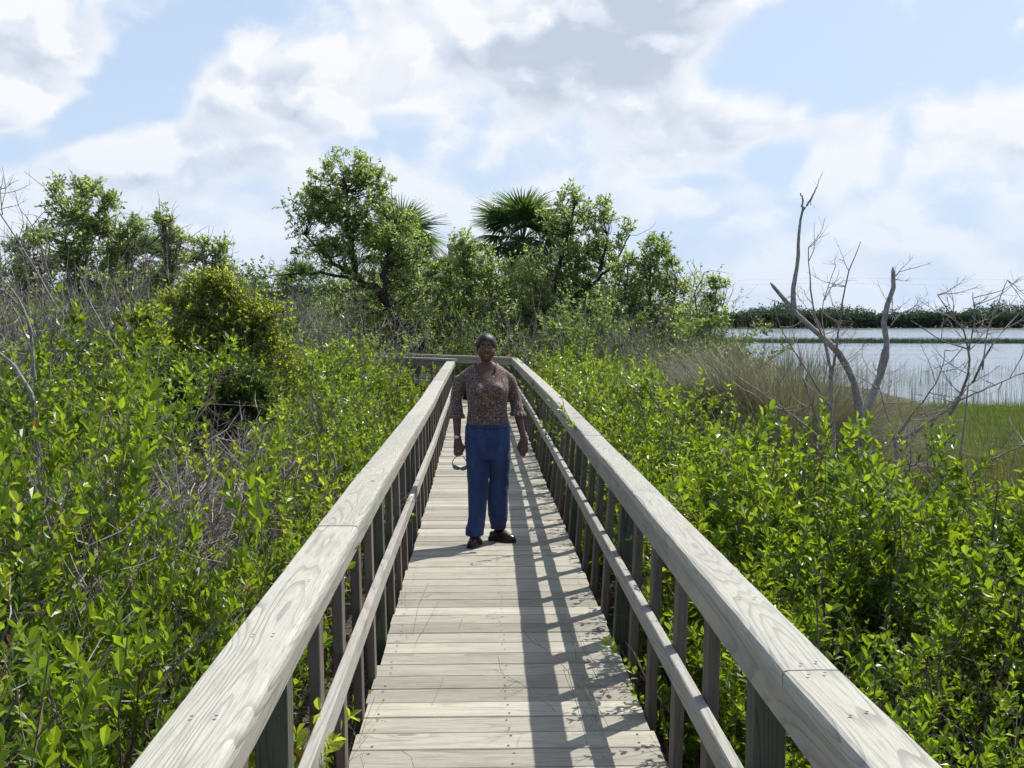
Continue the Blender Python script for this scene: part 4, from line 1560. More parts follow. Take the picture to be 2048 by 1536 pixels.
# taller sprays that stand over the right bank
for px, Y, yt, kd in [(1555, 6.6, 838, 'sprig'), (1500, 6.2, 885, 'sprig'), (1620, 6.0, 905, 'near'), (1760, 6.4, 935, 'near'), (1880, 6.6, 985, 'near'), (1990, 6.8, 955, 'near'), (2040, 5.2, 1010, 'near'),
                      (1690, 5.6, 935, 'sprig'), (1450, 7.2, 890, 'near'), (1380, 8.5, 800, 'near'), (1940, 5.4, 1020, 'near'), (1325, 10.5, 765, 'mid'), (1270, 13, 735, 'mid'), (1225, 15.5, 722, 'mid'), (1160, 19, 705, 'mid'),
                      (1085, 22.5, 690, 'mid'), (1120, 21.5, 694, 'mid')]:
    q = P(px, yt, Y)
    shrub_at(q.x, Y, q.z, 1, kd, 'tall')

# left bank: looser, with dry bushes showing between
LFT = [(60, 4.6, 850), (130, 4.2, 1000), (20, 3.4, 1100), (345, 5.0, 885), (95, 5.9, 830), (330, 4.2, 1000), (240, 3.6, 1110), (140, 3.0, 1200), (50, 2.7, 1320),
       (190, 2.6, 1370), (430, 4.7, 1100), (545, 5.9, 1060), (600, 7.2, 985), (640, 7.6, 870), (310, 3.1, 1290), (215, 2.25, 1460), (60, 2.3, 1470), (400, 3.8, 1280), (690, 9.6, 845), (0, 5.2, 880)]
for y_, zt_ in [(2.1, 0.1), (3.3, 0.3), (4.6, 0.45), (6.1, 0.5), (7.9, 0.6), (9.7, 0.7), (11.3, 0.85), (13.2, 0.8), (15.2, 0.85), (17, 0.95), (18.6, 0.95)]:
    shrub_at(-0.88 - 0.1 * random.random(), y_, zt_, -1, 'hug' if y_ < 9 else 'hugm', 'ragged', width=0.9)
for px, Y, yt in LFT:
    q = P(px, yt, Y)
    k = 'sprig' if random.random() < 0.25 else 'near'
    shrub_at(q.x, Y, q.z, -1, k, 'glossy', width=random.uniform(0.75, 0.95))
MIDL = [(60, 9.5, 770), (115, 10.5, 625), (85, 10.2, 700), (150, 10.4, 690), (200, 9.6, 700), (30, 8.8, 810), (170, 8.0, 810), (265, 10.5, 740), (560, 13.5, 770), (640, 14.5, 705), (700, 15, 700), (780, 17, 735),
        (660, 12.0, 770), (740, 12.8, 780), (600, 16.5, 700), (820, 18.5, 735), (720, 18, 695), (540, 16, 720), (670, 10.6, 820), (335, 14.2, 670), (520, 14.2, 700), (250, 13.2, 690), (565, 15.2, 695), (20, 10.8, 700)]
for px, Y, yt in MIDL:
    q = P(px, yt, Y)
    shrub_at(q.x, Y, q.z, -1, 'mid', 'dense', width=random.uniform(0.9, 1.1))
for px, Y, yt in [(450, 8.5, 900), (520, 8.0, 910), (400, 7.4, 930), (560, 9.5, 880), (480, 7.0, 960), (360, 8.5, 890), (600, 10.5, 860), (430, 6.2, 1020), (540, 7.0, 1000), (640, 8.3, 960), (700, 8.4, 1000),
                  (300, 4.9, 1080), (130, 3.6, 1200), (420, 3.7, 1300), (350, 2.9, 1450), (500, 4.2, 1260), (600, 5.2, 1180), (640, 6.2, 1080), (680, 7.4, 1010), (760, 10.5, 880), (480, 3.4, 1440), (70, 4.0, 1110),
                  (250, 7.6, 900), (440, 7.6, 915), (500, 7.2, 925), (390, 6.6, 950), (470, 6.0, 985), (340, 6.8, 930), (540, 6.6, 990), (230, 6.0, 960), (300, 6.2, 960), (280, 4.6, 1080), (190, 4.4, 1090), (450, 4.4, 1180), (100, 3.4, 1200), (360, 3.3, 1330), (800, 12.6, 840), (720, 9.8, 900), (20, 7.6, 850), (180, 5.0, 1010), (560, 4.6, 1300), (40, 2.7, 1400), (520, 12.5, 800), (460, 13.0, 800), (610, 13.0, 800)]:
    q = P(px, yt, Y)
    shrub_at(min(q.x, -1.05), Y, q.z, -1, 'bare', width=1.15)

# a leafy sprig with red dead leaves hung in the dry bushes
mb = MB()
q = P(525, 985, 7.2)
RNG = np.random.default_rng(3)
pp = np.tile(np.array(q), (26, 1)) + RNG.normal(0, 1, (26, 3)) * (0.035, 0.03, 0.075)
leaves(mb, pp, RNG.normal(0, 1, (26, 3)) - np.array([0, 0, 0.8]), np.full(26, 0.05), np.full(26, 0.02))
st = np.array([[list(q + Vector((0.02, 0, 0.10))), list(q), list(q - Vector((0.03, 0, 0.25))), list(q - Vector((0.08, 0, 0.9)))]])
tubes(mb, st, np.full((1, 4), 0.004), 5)
M['dead_leaf'] = leafmat('dead_red_leaf', (0.06, 0.012, 0.010), (0.10, 0.02, 0.012), (0.12, 0.02, 0.01), 0.2, 0.6, 0.0)
tag(mb.build('withered_sprig', M['dead_leaf']), 'withered dark red sprig hanging among grey twigs left of the boardwalk', 'sprig')


# ------------------------------------------------------------------ trees with a crown put together from clusters
def poly(points, k=9):
    """smooth a polyline to k points"""
    a = np.array([list(p) for p in points], float)
    s_ = np.concatenate([[0], np.cumsum(np.linalg.norm(np.diff(a, axis=0), axis=1))])
    t = np.linspace(0, s_[-1], k)
    o = np.stack([np.interp(t, s_, a[:, i]) for i in range(3)], -1)
    for _ in range(1):
        o[1:-1] = (o[:-2] + 2 * o[1:-1] + o[2:]) / 4
    return o


def make_tree(name, label, cat, base, limbs, blobs, leaf=0.085, leaf_mat=None, bark_mat=None, seed=1, twigs=5, per=9, group=None, cr=0.24, bare_twigs=0, thin=0.72):
    """limbs: (points, r0, r1); blobs: (centre, (rx,ry,rz), clusters)"""
    global RNG
    RNG = np.random.default_rng(seed)
    root = empty(name, tuple(base), label, cat, group)
    mbt = MB()
    nodes, nr = [], []
    for pts, r0, r1 in limbs:
        o = poly(pts, 12)
        o[1:-1] += RNG.normal(0, r0 * 0.35, (10, 3))
        r = np.linspace(r0, r1, 12)
        tubes(mbt, o[None], r[None], 8)
        nodes.append(o)
        nr.append(r)
    nodes = np.concatenate(nodes)
    nr = np.concatenate(nr)
    C = []
    for c_, r_, n in blobs:
        v = nrm(RNG.normal(0, 1, (n, 3))) * (RNG.uniform(0.15, 1.0, (n, 1)) ** 0.45)
        C.append(np.array(list(c_)) + v * np.array(r_))
    C = np.concatenate(C)
    C = C[RNG.random(len(C)) < thin]
    n = len(C)
    # boughs: attach each cluster to the nearest lower limb node
    D = np.linalg.norm(C[:, None] - nodes[None], axis=2) + np.maximum(0, nodes[None, :, 2] - C[:, None, 2] + 0.15) * 3
    j = D.argmin(1)
    A = nodes[j]
    t = np.linspace(0, 1, 6)[None, :, None]
    bend = RNG.normal(0, 0.10, (n, 1, 3)) * np.linalg.norm(C - A, axis=1)[:, None, None]
    B = A[:, None] * (1 - t) + C[:, None] * t + bend * (t * (1 - t) * 4) + np.array([0, 0, -0.10]) * (t * (1 - t) * 4) * np.linalg.norm(C - A, axis=1)[:, None, None]
    rb = np.minimum(nr[j] * 0.55, 0.006 + 0.010 * np.linalg.norm(C - A, axis=1))
    tubes(mbt, B, rb[:, None] * np.linspace(1, 0.35, 6)[None], 5)
    # twigs of each cluster
    st = np.repeat(C, twigs, 0)
    dd = nrm(RNG.normal(0, 1, (len(st), 3)) * np.array([1, 1, 0.7]) + np.array([0, 0, 0.55]))
    T = grow(st, dd, cr * RNG.uniform(0.6, 1.3, len(st)), 4, 0.12, 0.15)
    tubes(mbt, T, np.full((len(st), 4), 0.004), 3)
    if bare_twigs:
        k = RNG.integers(0, len(nodes), bare_twigs)
        T3 = grow(nodes[k], RNG.normal(0, 1, (bare_twigs, 3)) * (1, 0.6, 0.5) + np.array([0, 0, 0.2]), RNG.uniform(0.3, 1.0, bare_twigs), 6, 0.02, 0.25)
        tubes(mbt, T3, np.linspace(0.008, 0.003, 6)[None].repeat(bare_twigs, 0), 4)
    base_v = Vector(base)
    o = mbt.build('trunk', bark_mat or M['bark'], root, smooth=True)
    o.location = -base_v
    mbl = MB()
    tt = RNG.uniform(0.1, 1.0, (len(st), per))
    q, tq = along(T, tt)
    q, tq = q.reshape(-1, 3), tq.reshape(-1, 3)
    ld = tq * 0.8 + nrm(RNG.normal(0, 1, (len(q), 3)))
    Lf = leaf * RNG.uniform(0.6, 1.25, len(q))
    leaves(mbl, q, ld, Lf, Lf * 0.5, simple=True)
    o = mbl.build('crown', leaf_mat or M['leaf_tree'], root)
    o.location = -base_v
    return root


def B(px, py, Y, rx, ry, n, rz=None):
    """crown blob: centre pixel, depth, radii in photograph pixels at that depth"""
    s_ = Y / FPX
    return (P(px, py, Y), (rx * s_, (rz or (rx + ry) / 2) * s_, ry * s_), n)


def gnd(px, Y):
    q = P(px, 646, Y)
    return Vector((q.x, Y, gh(q.x, Y)))


# the tall tree left of centre with the dark slanting trunk
Y = 28.0
bs = gnd(905, Y)
make_tree('leafy_tree', 'tall open leafy tree with dark slanting trunk behind the far railing', 'tree', bs,
          [([bs, P(868, 700, Y), P(820, 655, Y), P(765, 592, Y)], 0.20, 0.15),
           ([P(765, 592, Y), P(720, 560, Y), P(700, 500, Y), P(690, 420, Y), P(690, 360, Y)], 0.12, 0.03),
           ([P(765, 592, Y), P(775, 520, Y), P(790, 450, Y)], 0.09, 0.03),
           ([P(720, 560, Y), P(660, 520, Y), P(610, 470, Y)], 0.07, 0.02),
           ([P(720, 560, Y), P(640, 545, Y), P(545, 550, Y)], 0.05, 0.015),
           ([P(868, 700, Y), P(800, 690, Y), P(740, 700, Y)], 0.11, 0.05)],
          [B(690, 345, Y, 75, 40, 60), B(655, 385, Y, 60, 45, 44), B(745, 365, Y, 45, 30, 26), B(625, 425, Y, 60, 40, 52), B(700, 420, Y, 80, 50, 64), B(770, 450, Y, 70, 50, 74), B(660, 470, Y, 80, 35, 50),
           B(800, 500, Y, 55, 50, 56), B(720, 500, Y, 80, 40, 46), B(640, 520, Y, 60, 30, 26), B(810, 570, Y, 50, 40, 36), B(700, 580, Y, 90, 50, 46), B(740, 640, Y, 90, 35, 30)],
          leaf=0.095, bark_mat=M['bark_dark'], seed=201, cr=0.26, bare_twigs=60, per=9, twigs=6)
# tree right of the palm with a trunk slanting the other way
Y = 29.0
bs = gnd(1075, Y)
make_tree('leafy_tree', 'broad leafy tree growing right in front of the big palm', 'tree', bs,
          [([bs, P(1095, 690, Y), P(1120, 640, Y), P(1165, 585, Y)], 0.17, 0.12),
           ([P(1165, 585, Y), P(1200, 540, Y), P(1215, 470, Y)], 0.09, 0.025),
           ([P(1120, 640, Y), P(1110, 560, Y), P(1130, 480, Y), P(1150, 410, Y)], 0.09, 0.02),
           ([P(1165, 585, Y), P(1230, 530, Y), P(1260, 470, Y)], 0.05, 0.015)],
          [B(1145, 400, Y, 20, 25, 12), B(1130, 440, Y, 60, 45, 60), B(1165, 480, Y, 60, 50, 60), B(1205, 430, Y, 32, 28, 22), B(1245, 465, Y, 26, 22, 12), B(1200, 520, Y, 60, 45, 44), B(1110, 540, Y, 70, 60, 74), B(1180, 580, Y, 80, 50, 50),
           B(1060, 600, Y, 70, 40, 44), B(1130, 640, Y, 80, 40, 34)],
          leaf=0.095, bark_mat=M['bark_dark'], seed=202, cr=0.26, bare_twigs=50, per=9, twigs=6)
Y = 27.0
bs = gnd(1300, Y)
make_tree('leafy_tree', 'slender leafy tree with rounded top between the palm and the lake', 'tree', bs,
          [([bs, P(1300, 700, Y), P(1295, 600, Y), P(1310, 500, Y)], 0.08, 0.02), ([P(1300, 700, Y), P(1340, 620, Y), P(1355, 560, Y)], 0.05, 0.02), ([P(1300, 690, Y), P(1250, 600, Y), P(1255, 540, Y)], 0.05, 0.02)],
          [B(1308, 498, Y, 28, 26, 26), B(1320, 540, Y, 40, 32, 40), B(1345, 575, Y, 34, 30, 28), B(1265, 545, Y, 45, 35, 40), B(1300, 600, Y, 70, 40, 50), B(1240, 610, Y, 50, 40, 36), B(1350, 640, Y, 50, 35, 30), B(1290, 660, Y, 80, 40, 40)],
          leaf=0.09, bark_mat=M['bark'], seed=203, cr=0.24, twigs=6, bare_twigs=40)
Y = 24.0
bs = gnd(1420, Y)
make_tree('leafy_tree', 'thin leafy sapling standing alone at the lake edge', 'sapling', bs,
          [([bs, P(1425, 720, Y), P(1420, 640, Y), P(1434, 575, Y)], 0.045, 0.015), ([P(1425, 720, Y), P(1395, 640, Y), P(1385, 580, Y), P(1410, 560, Y), P(1408, 545, Y)], 0.03, 0.008)],
          [B(1436, 572, Y, 18, 16, 16), B(1424, 600, Y, 20, 18, 14), B(1430, 640, Y, 30, 25, 18), B(1380, 640, Y, 30, 25, 16), B(1400, 690, Y, 60, 30, 34)],
          leaf=0.08, bark_mat=M['bark'], seed=204, cr=0.18, bare_twigs=30)

Y = 28.5
bs = gnd(930, Y)
make_tree('leafy_tree', 'pale leafy tree rising left of the big palm before the lookout', 'tree', bs,
          [([bs, P(935, 680, Y), P(940, 600, Y), P(935, 500, Y)], 0.07, 0.02), ([P(935, 680, Y), P(890, 600, Y), P(870, 560, Y)], 0.04, 0.015), ([P(935, 660, Y), P(990, 580, Y), P(1000, 530, Y)], 0.04, 0.015)],
          [B(935, 495, Y, 36, 26, 34), B(960, 530, Y, 50, 32, 44), B(905, 545, Y, 50, 34, 40), B(1000, 560, Y, 60, 36, 44), B(940, 590, Y, 90, 40, 60), B(880, 620, Y, 70, 40, 40), B(1000, 640, Y, 80, 40, 40)],
          leaf=0.09, bark_mat=M['bark'], seed=208, cr=0.24, twigs=6, bare_twigs=50)

# the round yellow-green bush at the left
Y = 14.5
bs = gnd(430, Y)
make_tree('big_bush', 'big loose yellow green bush standing before the raised ramp', 'bush', bs,
          [([bs, P(430, 800, Y), P(420, 680, Y), P(415, 600, Y)], 0.05, 0.015), ([P(430, 800, Y), P(380, 720, Y)], 0.03, 0.015), ([P(430, 800, Y), P(490, 690, Y)], 0.03, 0.015), ([P(430, 820, Y), P(350, 760, Y)], 0.03, 0.015)],
          [B(405, 585, Y, 42, 24, 44), B(455, 595, Y, 38, 22, 34), B(505, 640, Y, 42, 30, 44), B(470, 655, Y, 60, 30, 60), B(385, 635, Y, 45, 32, 44), B(530, 680, Y, 26, 28, 24), B(430, 700, Y, 96, 40, 90),
           B(350, 700, Y, 40, 40, 36), B(545, 635, Y, 22, 16, 10), B(345, 610, Y, 26, 18, 12), B(300, 720, Y, 40, 24, 16), B(560, 720, Y, 30, 30, 20), B(430, 568, Y, 16, 12, 7), B(560, 790, Y, 36, 36, 24), B(370, 745, Y, 80, 36, 60), B(460, 775, Y, 90, 44, 80), B(490, 730, Y, 60, 30, 40)],
          leaf=0.060, leaf_mat=M['leaf_yellow'], seed=205, cr=0.25, twigs=6, per=9, thin=0.60, bare_twigs=40)
bs = gnd(300, 13.5)
make_tree('small_bush', 'small yellow green bush tucked left of the big loose bush', 'bush', bs,
          [([bs, P(300, 800, 13.5), P(300, 700, 13.5)], 0.04, 0.02)],
          [B(288, 645, 13.5, 24, 20, 18), B(310, 665, 13.5, 28, 24, 22), B(290, 710, 13.5, 48, 34, 36), B(330, 750, 13.5, 44, 40, 36), B(270, 770, 13.5, 40, 40, 30)],
          leaf=0.058, leaf_mat=M['leaf_yellow'], seed=206, cr=0.18, twigs=6, per=10, thin=0.65)
bs = gnd(400, 12.4)
make_tree('dark_bush', 'dark green lower bush in front of the big loose yellow green bush', 'bush', bs,
          [([bs, P(400, 880, 12.4), P(400, 800, 12.4)], 0.04, 0.02), ([P(400, 900, 12.4), P(320, 820, 12.4)], 0.03, 0.015)],
          [B(450, 770, 12.4, 90, 46, 90), B(340, 770, 12.4, 60, 50, 60), B(300, 820, 12.4, 80, 50, 70), B(400, 830, 12.4, 130, 55, 120), B(260, 850, 12.4, 60, 44, 40), B(500, 830, 12.4, 50, 50, 44), B(220, 800, 12.4, 44, 50, 34)],
          leaf=0.062, leaf_mat=M['leaf_dark'], seed=207, cr=0.20, twigs=6, per=10, thin=0.7, bare_twigs=30)

# tall thin leafy trees at the upper left
for i, (px, Y, top, lab, bl) in enumerate([
    (150, 21.0, 380, 'tallest thin leafy tree at the far left behind the dead branches', [(118, 395, 18, 24, 14), (170, 385, 26, 22, 20), (205, 405, 24, 28, 22), (150, 430, 45, 30, 34), (200, 450, 30, 22, 16), (140, 480, 70, 34, 50), (170, 530, 80, 38, 60), (190, 580, 80, 34, 40)]),
    (250, 21.5, 450, 'thin leafy tree with flat top behind grey stems at left', [(240, 470, 40, 16, 20), (275, 455, 22, 12, 12), (230, 510, 50, 30, 34), (260, 560, 60, 35, 34), (225, 590, 60, 30, 24)]),
    (335, 22.0, 425, 'slim leafy tree with narrow tuft left of the big loose bush', [(326, 440, 18, 18, 14), (335, 470, 20, 20, 14), (355, 490, 18, 22, 16), (345, 530, 40, 28, 24), (320, 570, 50, 30, 24)]),
    (420, 23.0, 480, 'leafy tree with lopsided crown right above the big loose bush', [(405, 490, 18, 12, 10), (432, 500, 32, 22, 28), (445, 530, 26, 22, 20), (390, 520, 26, 16, 12), (420, 560, 50, 20, 22)]),
    (55, 20.0, 490, 'pale leafy tree at the left edge of the marsh', [(45, 500, 28, 22, 18), (70, 480, 26, 14, 12), (30, 545, 40, 28, 28), (85, 540, 40, 30, 28), (50, 590, 60, 30, 30)])]):
    bs = gnd(px, Y)
    ts = P(px + random.uniform(-8, 8), top + 8, Y)
    lm = [([bs, P(px - 10, 640, Y), P(px + 8, 540, Y), ts], 0.07, 0.015)]
    for c_ in bl[:3]:
        lm.append(([P(px - 6, 600, Y), P((px + c_[0]) / 2, (600 + c_[1]) / 2 + 10, Y), P(c_[0], c_[1], Y)], 0.035, 0.010))
    make_tree('leafy_tree', lab, 'tree', bs, lm, [B(a_, b_, Y + random.uniform(-0.4, 0.4), rx, ry, n) for a_, b_, rx, ry, n in bl],
              leaf=0.085, bark_mat=M['bark'], seed=210 + i, cr=0.21, twigs=6, per=8, bare_twigs=120, thin=0.62, group='thin leafy trees at the left')

# mid and far filling growth: each its own plant
BG = [(500, 27, 575), (560, 26, 585), (620, 25, 600), (680, 26, 590), (870, 30, 545), (930, 29, 515), (990, 27, 560), (1050, 26, 580), (1010, 31, 505), (1180, 26, 590), (1230, 25, 590), (1330, 25, 600),
      (560, 30, 560), (640, 31, 540), (760, 30, 520), (880, 26, 590), (940, 25, 610), (1140, 31, 520), (1260, 30, 540), (1320, 31, 560), (1370, 29, 590), (600, 22, 660), (680, 21.5, 670), (520, 20, 670), (470, 22, 660),
      (820, 25.5, 600), (450, 27, 560), (390, 27, 550), (330, 27, 540), (270, 27, 545), (210, 27, 520), (150, 26, 530), (90, 26, 540), (30, 26, 560), (-20, 25, 560), (1375, 21, 690), (1340, 20, 690), (1290, 20, 680),
      (480, 29, 545), (530, 30.5, 560), (1080, 30, 520), (1100, 27, 560), (960, 24, 640), (1040, 24.5, 640), (730, 24, 640), (840, 28, 560), (300, 23, 590), (120, 23, 590), (200, 24, 570), (380, 24, 600), (40, 23, 600)]
TA, TB = np.array([0.74, 21.98]), np.array([-10.6, 34.7])


def off_turn(x, y, r):
    """keep growth off the turning walkway and out of the line between it and the viewer near the corner"""
    p = np.array([x, y])
    d = TB - TA
    t = float(np.clip(np.dot(p - TA, d) / np.dot(d, d), 0, 1))
    dist = float(np.linalg.norm(p - (TA + d * t)))
    px_ = 958 + FPX * x / y
    infront = y < (22 + max(0, -x) * 1.12) + 1.2 and 770 < px_ < 1075
    return dist > r and not infront


LM = ['loose leafy tree with grey stems', 'grey stemmed leafy tree']
for i, (px, Y, yt) in enumerate(BG):
    q = P(px, yt, Y)
    g0 = gh(q.x, Y)
    if not off_turn(q.x, Y, 1.3) or (735 < px < 905 and Y < 28.6) or (1085 < px < 1170 and Y < 29.5):
        continue
    nm = 'far left' if px < 250 else ('below the ramp' if px < 620 else ('below the slanting trunk tree' if px < 870 else ('beneath the big palm' if px < 1100 else ('right of the big palm' if px < 1280 else 'close to the lake edge'))))
    dp = 'in the front row' if Y < 24 else ('in the middle row' if Y < 28 else 'in the back row')
    put(random.choice(airy if px < 480 and Y < 28 else saps), 'scrub_tree', '%s %s, %s' % (LM[i % 2], nm, dp), 'tree', 'scrubby trees behind the turn of the boardwalk', (q.x, Y, g0), q.z - g0, random.uniform(1.0, 1.3), parts=('trunk', 'crown'))
BG2 = [(490, 29, 590), (535, 30, 585), (580, 29, 590), (500, 24, 640), (575, 24.5, 640), (350, 17, 610), (560, 18.5, 650), (250, 18, 640), (760, 25.5, 700), (830, 25.8, 705), (870, 26, 695), (910, 26, 690), (960, 26, 690), (1010, 25.5, 690), (790, 31, 600), (840, 31, 600), (1130, 30.5, 640), (1060, 25.5, 660), (1100, 25, 690), (1150, 25, 680)] + [(px, random.uniform(23, 26), yt) for px, yt in [(520, 620), (590, 635), (660, 600), (700, 630), (760, 670), (800, 620), (850, 600), (885, 640), (1020, 650), (1060, 610), (1120, 620), (1160, 600), (1210, 615), (1250, 640), (1310, 640), (1370, 655)]] + [(px, random.uniform(24, 33), yt) for px, yt in [(500, 640), (560, 650), (640, 655), (720, 660), (900, 640), (960, 640), (1030, 640), (1090, 650), (1150, 660), (1220, 665), (1290, 665), (1350, 665), (1000, 600), (1180, 620),
       (440, 640), (380, 650), (320, 650), (250, 660), (180, 650), (120, 650), (60, 650), (0, 640)]]
for i, (px, Y, yt) in enumerate(BG2):
    q = P(px, yt, Y)
    g0 = gh(q.x, Y)
    if not off_turn(q.x, Y, 1.9) or (735 < px < 905 and Y < 28.6 and yt < 690) or (1085 < px < 1170 and Y < 29.5 and yt < 680):
        continue
    nm = 'at the far left' if px < 250 else ('below the ramp' if px < 620 else ('around the slanting trunk' if px < 870 else ('beneath the big palm' if px < 1100 else 'between the palm and the lake')))
    put(random.choice(darkbg if i % 2 else lowbg), 'background_bush', '%s bushy growth %s' % ('dark' if i % 2 else 'mid green', nm), 'bush', '%s bushes %s' % ('dark' if i % 2 else 'mid green', nm), (q.x, Y, g0), q.z - g0, 1.3)
# growth beyond the ramp that closes the view to the horizon
for i in range(34):
    px = -80 + i * 46
    if px > 1330:
        break
    Y = random.uniform(44, 62)
    yt = 572 + random.uniform(-14, 16) + (15 if px > 1250 else 0) - (22 if 440 < px < 660 else 0)
    q = P(px, yt, Y)
    g0 = gh(q.x, Y)
    nm = 'left end' if px < 300 else ('left middle' if px < 640 else ('middle' if px < 1000 else 'right end'))
    put(random.choice(darkbg + lowbg), 'background_bush', 'green thicket beyond the raised ramp, toward its %s' % nm, 'bush', 'thickets beyond the ramp, %s' % nm, (q.x, Y, g0), q.z - g0, 1.4)

# the same growth carries on past the left edge of the view
for i, (px, Y, yt) in enumerate([(-140, 12, 700), (-260, 9.5, 760), (-190, 16, 640), (-330, 13, 700), (-420, 18, 620), (-120, 20, 560), (-260, 24, 560), (-480, 24, 570), (-400, 30, 560), (-600, 28, 580), (-700, 20, 620), (-560, 14, 690)]):
    q = P(px, yt, Y)
    g0 = gh(q.x, Y)
    put(random.choice(lowbg + darkbg), 'background_bush', 'green thicket carrying on past the left edge of the marsh', 'bush', 'thickets past the left edge', (q.x, Y, g0), q.z - g0, 1.4)

# grey leafless stems at the left
for i, (px, Y, yt) in enumerate([(30, 15, 560), (110, 15.5, 580), (190, 16, 590), (260, 16.5, 590), (70, 17.5, 520), (150, 18, 560), (230, 18.5, 570), (310, 18, 560), (-10, 13.5, 600), (340, 17, 640), (560, 20, 600), (520, 19, 640), (600, 20.5, 640),
                                (650, 21, 610), (700, 21.5, 640), (720, 24, 600), (480, 18.5, 660), (1170, 23.5, 640), (1230, 22, 660), (1290, 22.5, 660), (1330, 21, 690), (1210, 20, 690), (1390, 18, 720), (60, 12.5, 700), (1110, 24.5, 650), (1140, 22.8, 625), (1200, 22.5, 620), (1260, 22.2, 630), (1310, 22, 640), (1360, 20.5, 670), (1180, 21, 670), (1340, 19, 690), (620, 19.5, 640), (670, 20, 620), (740, 22.6, 640), (90, 19, 500), (180, 19.2, 510), (270, 19.4, 530), (20, 18.5, 520), (330, 19.4, 560), (140, 14.5, 620), (225, 15, 640), (540, 23, 560), (480, 20, 600)]):
    q = P(px, yt, Y)
    g0 = gh(q.x, Y)
    side = 'left of the big loose bush' if px < 400 else ('between the big loose bush and the slanting trunk' if px < 800 else 'right of the far railing corner')
    dp = 'nearer row' if Y < 18 or (px > 800 and Y < 21.5) else 'farther row'
    put(random.choice(tallbare), 'bare_shrub', 'leafless grey stemmed shrub %s, %s' % (side, dp), 'bare shrub', 'leafless grey shrubs %s' % side, (q.x, Y, g0), q.z - g0, 1.0, parts=('stems', 'foliage'))


def dead_wood(name, label, cat, base, limbs, m_, ntw=20, tl=(0.3, 0.8), tr=0.006, seed=1, sub=10, group=None, crooked=0.35, tdir=(0, 0, 0.4)):
    """explicit limbs with crooked side twigs; limbs (pixel points, r0, r1)"""
    global RNG
    RNG = np.random.default_rng(seed)
    root = empty(name, tuple(base), label, cat, group)
    off = -Vector(base)
    mbt = MB()
    nodes = []
    for li, (pts, r0, r1) in enumerate(limbs):
        o = poly(pts, sub)
        o[1:-1] += RNG.normal(0, r0 * crooked, (sub - 2, 3))
        r = np.linspace(r0, r1, sub) * RNG.uniform(0.88, 1.12, sub)
        tubes(mbt, o[None], r[None], 9)
        nodes.append(o)
        # broken tip
        if r1 > 0.01:
            e = o[-1] + (o[-1] - o[-2]) * 0.25
            tubes(mbt, np.stack([o[-1], e])[None], np.array([[r[-1], r[-1] * 0.25]]), 9)
    if ntw:
        mbw = mbt
        nodes = np.concatenate(nodes)
        k = RNG.integers(0, len(nodes), ntw)
        L = RNG.uniform(tl[0], tl[1], ntw)
        T = grow(nodes[k], nrm(RNG.normal(0, 1, (ntw, 3)) * (1, 0.6, 0.5)) + np.array(tdir), L, 8, 0.07, 0.12)
        tubes(mbw, T, (tr * np.linspace(1, 0.35, 8))[None].repeat(ntw, 0), 4)
        k2 = ntw * 5
        p2, g2 = along(T, RNG.uniform(0.15, 0.95, (ntw, 5)))
        T2 = grow(p2.reshape(-1, 3), g2.reshape(-1, 3) * 0.8 + nrm(RNG.normal(0, 1, (k2, 3))) * 0.7, RNG.uniform(0.10, 0.35, k2) * tl[1], 5, 0.05, 0.12)
        tubes(mbw, T2, (tr * 0.42 * np.linspace(1, 0.5, 5))[None].repeat(k2, 0), 3)
    t_ = mbt.build('trunk', m_, root, smooth=True)
    t_.location = off
    return root


# the bleached dead tree by the lake
Y = 12.0
bs = gnd(1740, Y)
D = lambda x, y, dy=0.0: P(x, y, Y + dy)
dead_wood('dead_tree', 'forked bleached dead tree trunk standing before the lake', 'dead tree', bs,
          [([bs, D(1742, 960), D(1728, 890), D(1722, 835)], 0.075, 0.066),
           ([D(1722, 835), D(1712, 780), D(1698, 735, -0.1), D(1660, 685, -0.2), D(1612, 645, -0.2), D(1575, 612, -0.2), D(1546, 572, -0.2)], 0.052, 0.020),
           ([D(1590, 625, -0.2), D(1588, 590, -0.2), D(1594, 520, -0.15), D(1601, 460, -0.1), D(1606, 418, -0.1)], 0.029, 0.013),
           ([D(1606, 420, -0.1), D(1605, 400, -0.1), D(1601, 386, -0.1)], 0.014, 0.006),
           ([D(1606, 420, -0.1), D(1618, 405, -0.1), D(1634, 374, -0.1)], 0.014, 0.006),
           ([D(1724, 840), D(1750, 790, 0.1), D(1765, 740, 0.15), D(1772, 700, 0.15), D(1776, 650, 0.15), D(1774, 600, 0.15), D(1786, 542, 0.15)], 0.050, 0.022),
           ([D(1784, 560, 0.15), D(1798, 544, 0.15)], 0.012, 0.005),
           ([D(1784, 560, 0.15), D(1785, 640, 0.14)], 0.006, 0.004),
           ([D(1778, 655, 0.15), D(1800, 628, 0.1), D(1822, 618, 0.1)], 0.012, 0.005),
           ([D(1765, 700, 0.15), D(1758, 730, 0.05), D(1752, 780, 0.05)], 0.010, 0.006)],
          M['bleached'], ntw=22, tl=(0.12, 0.40), tr=0.0045, seed=301, crooked=0.30)
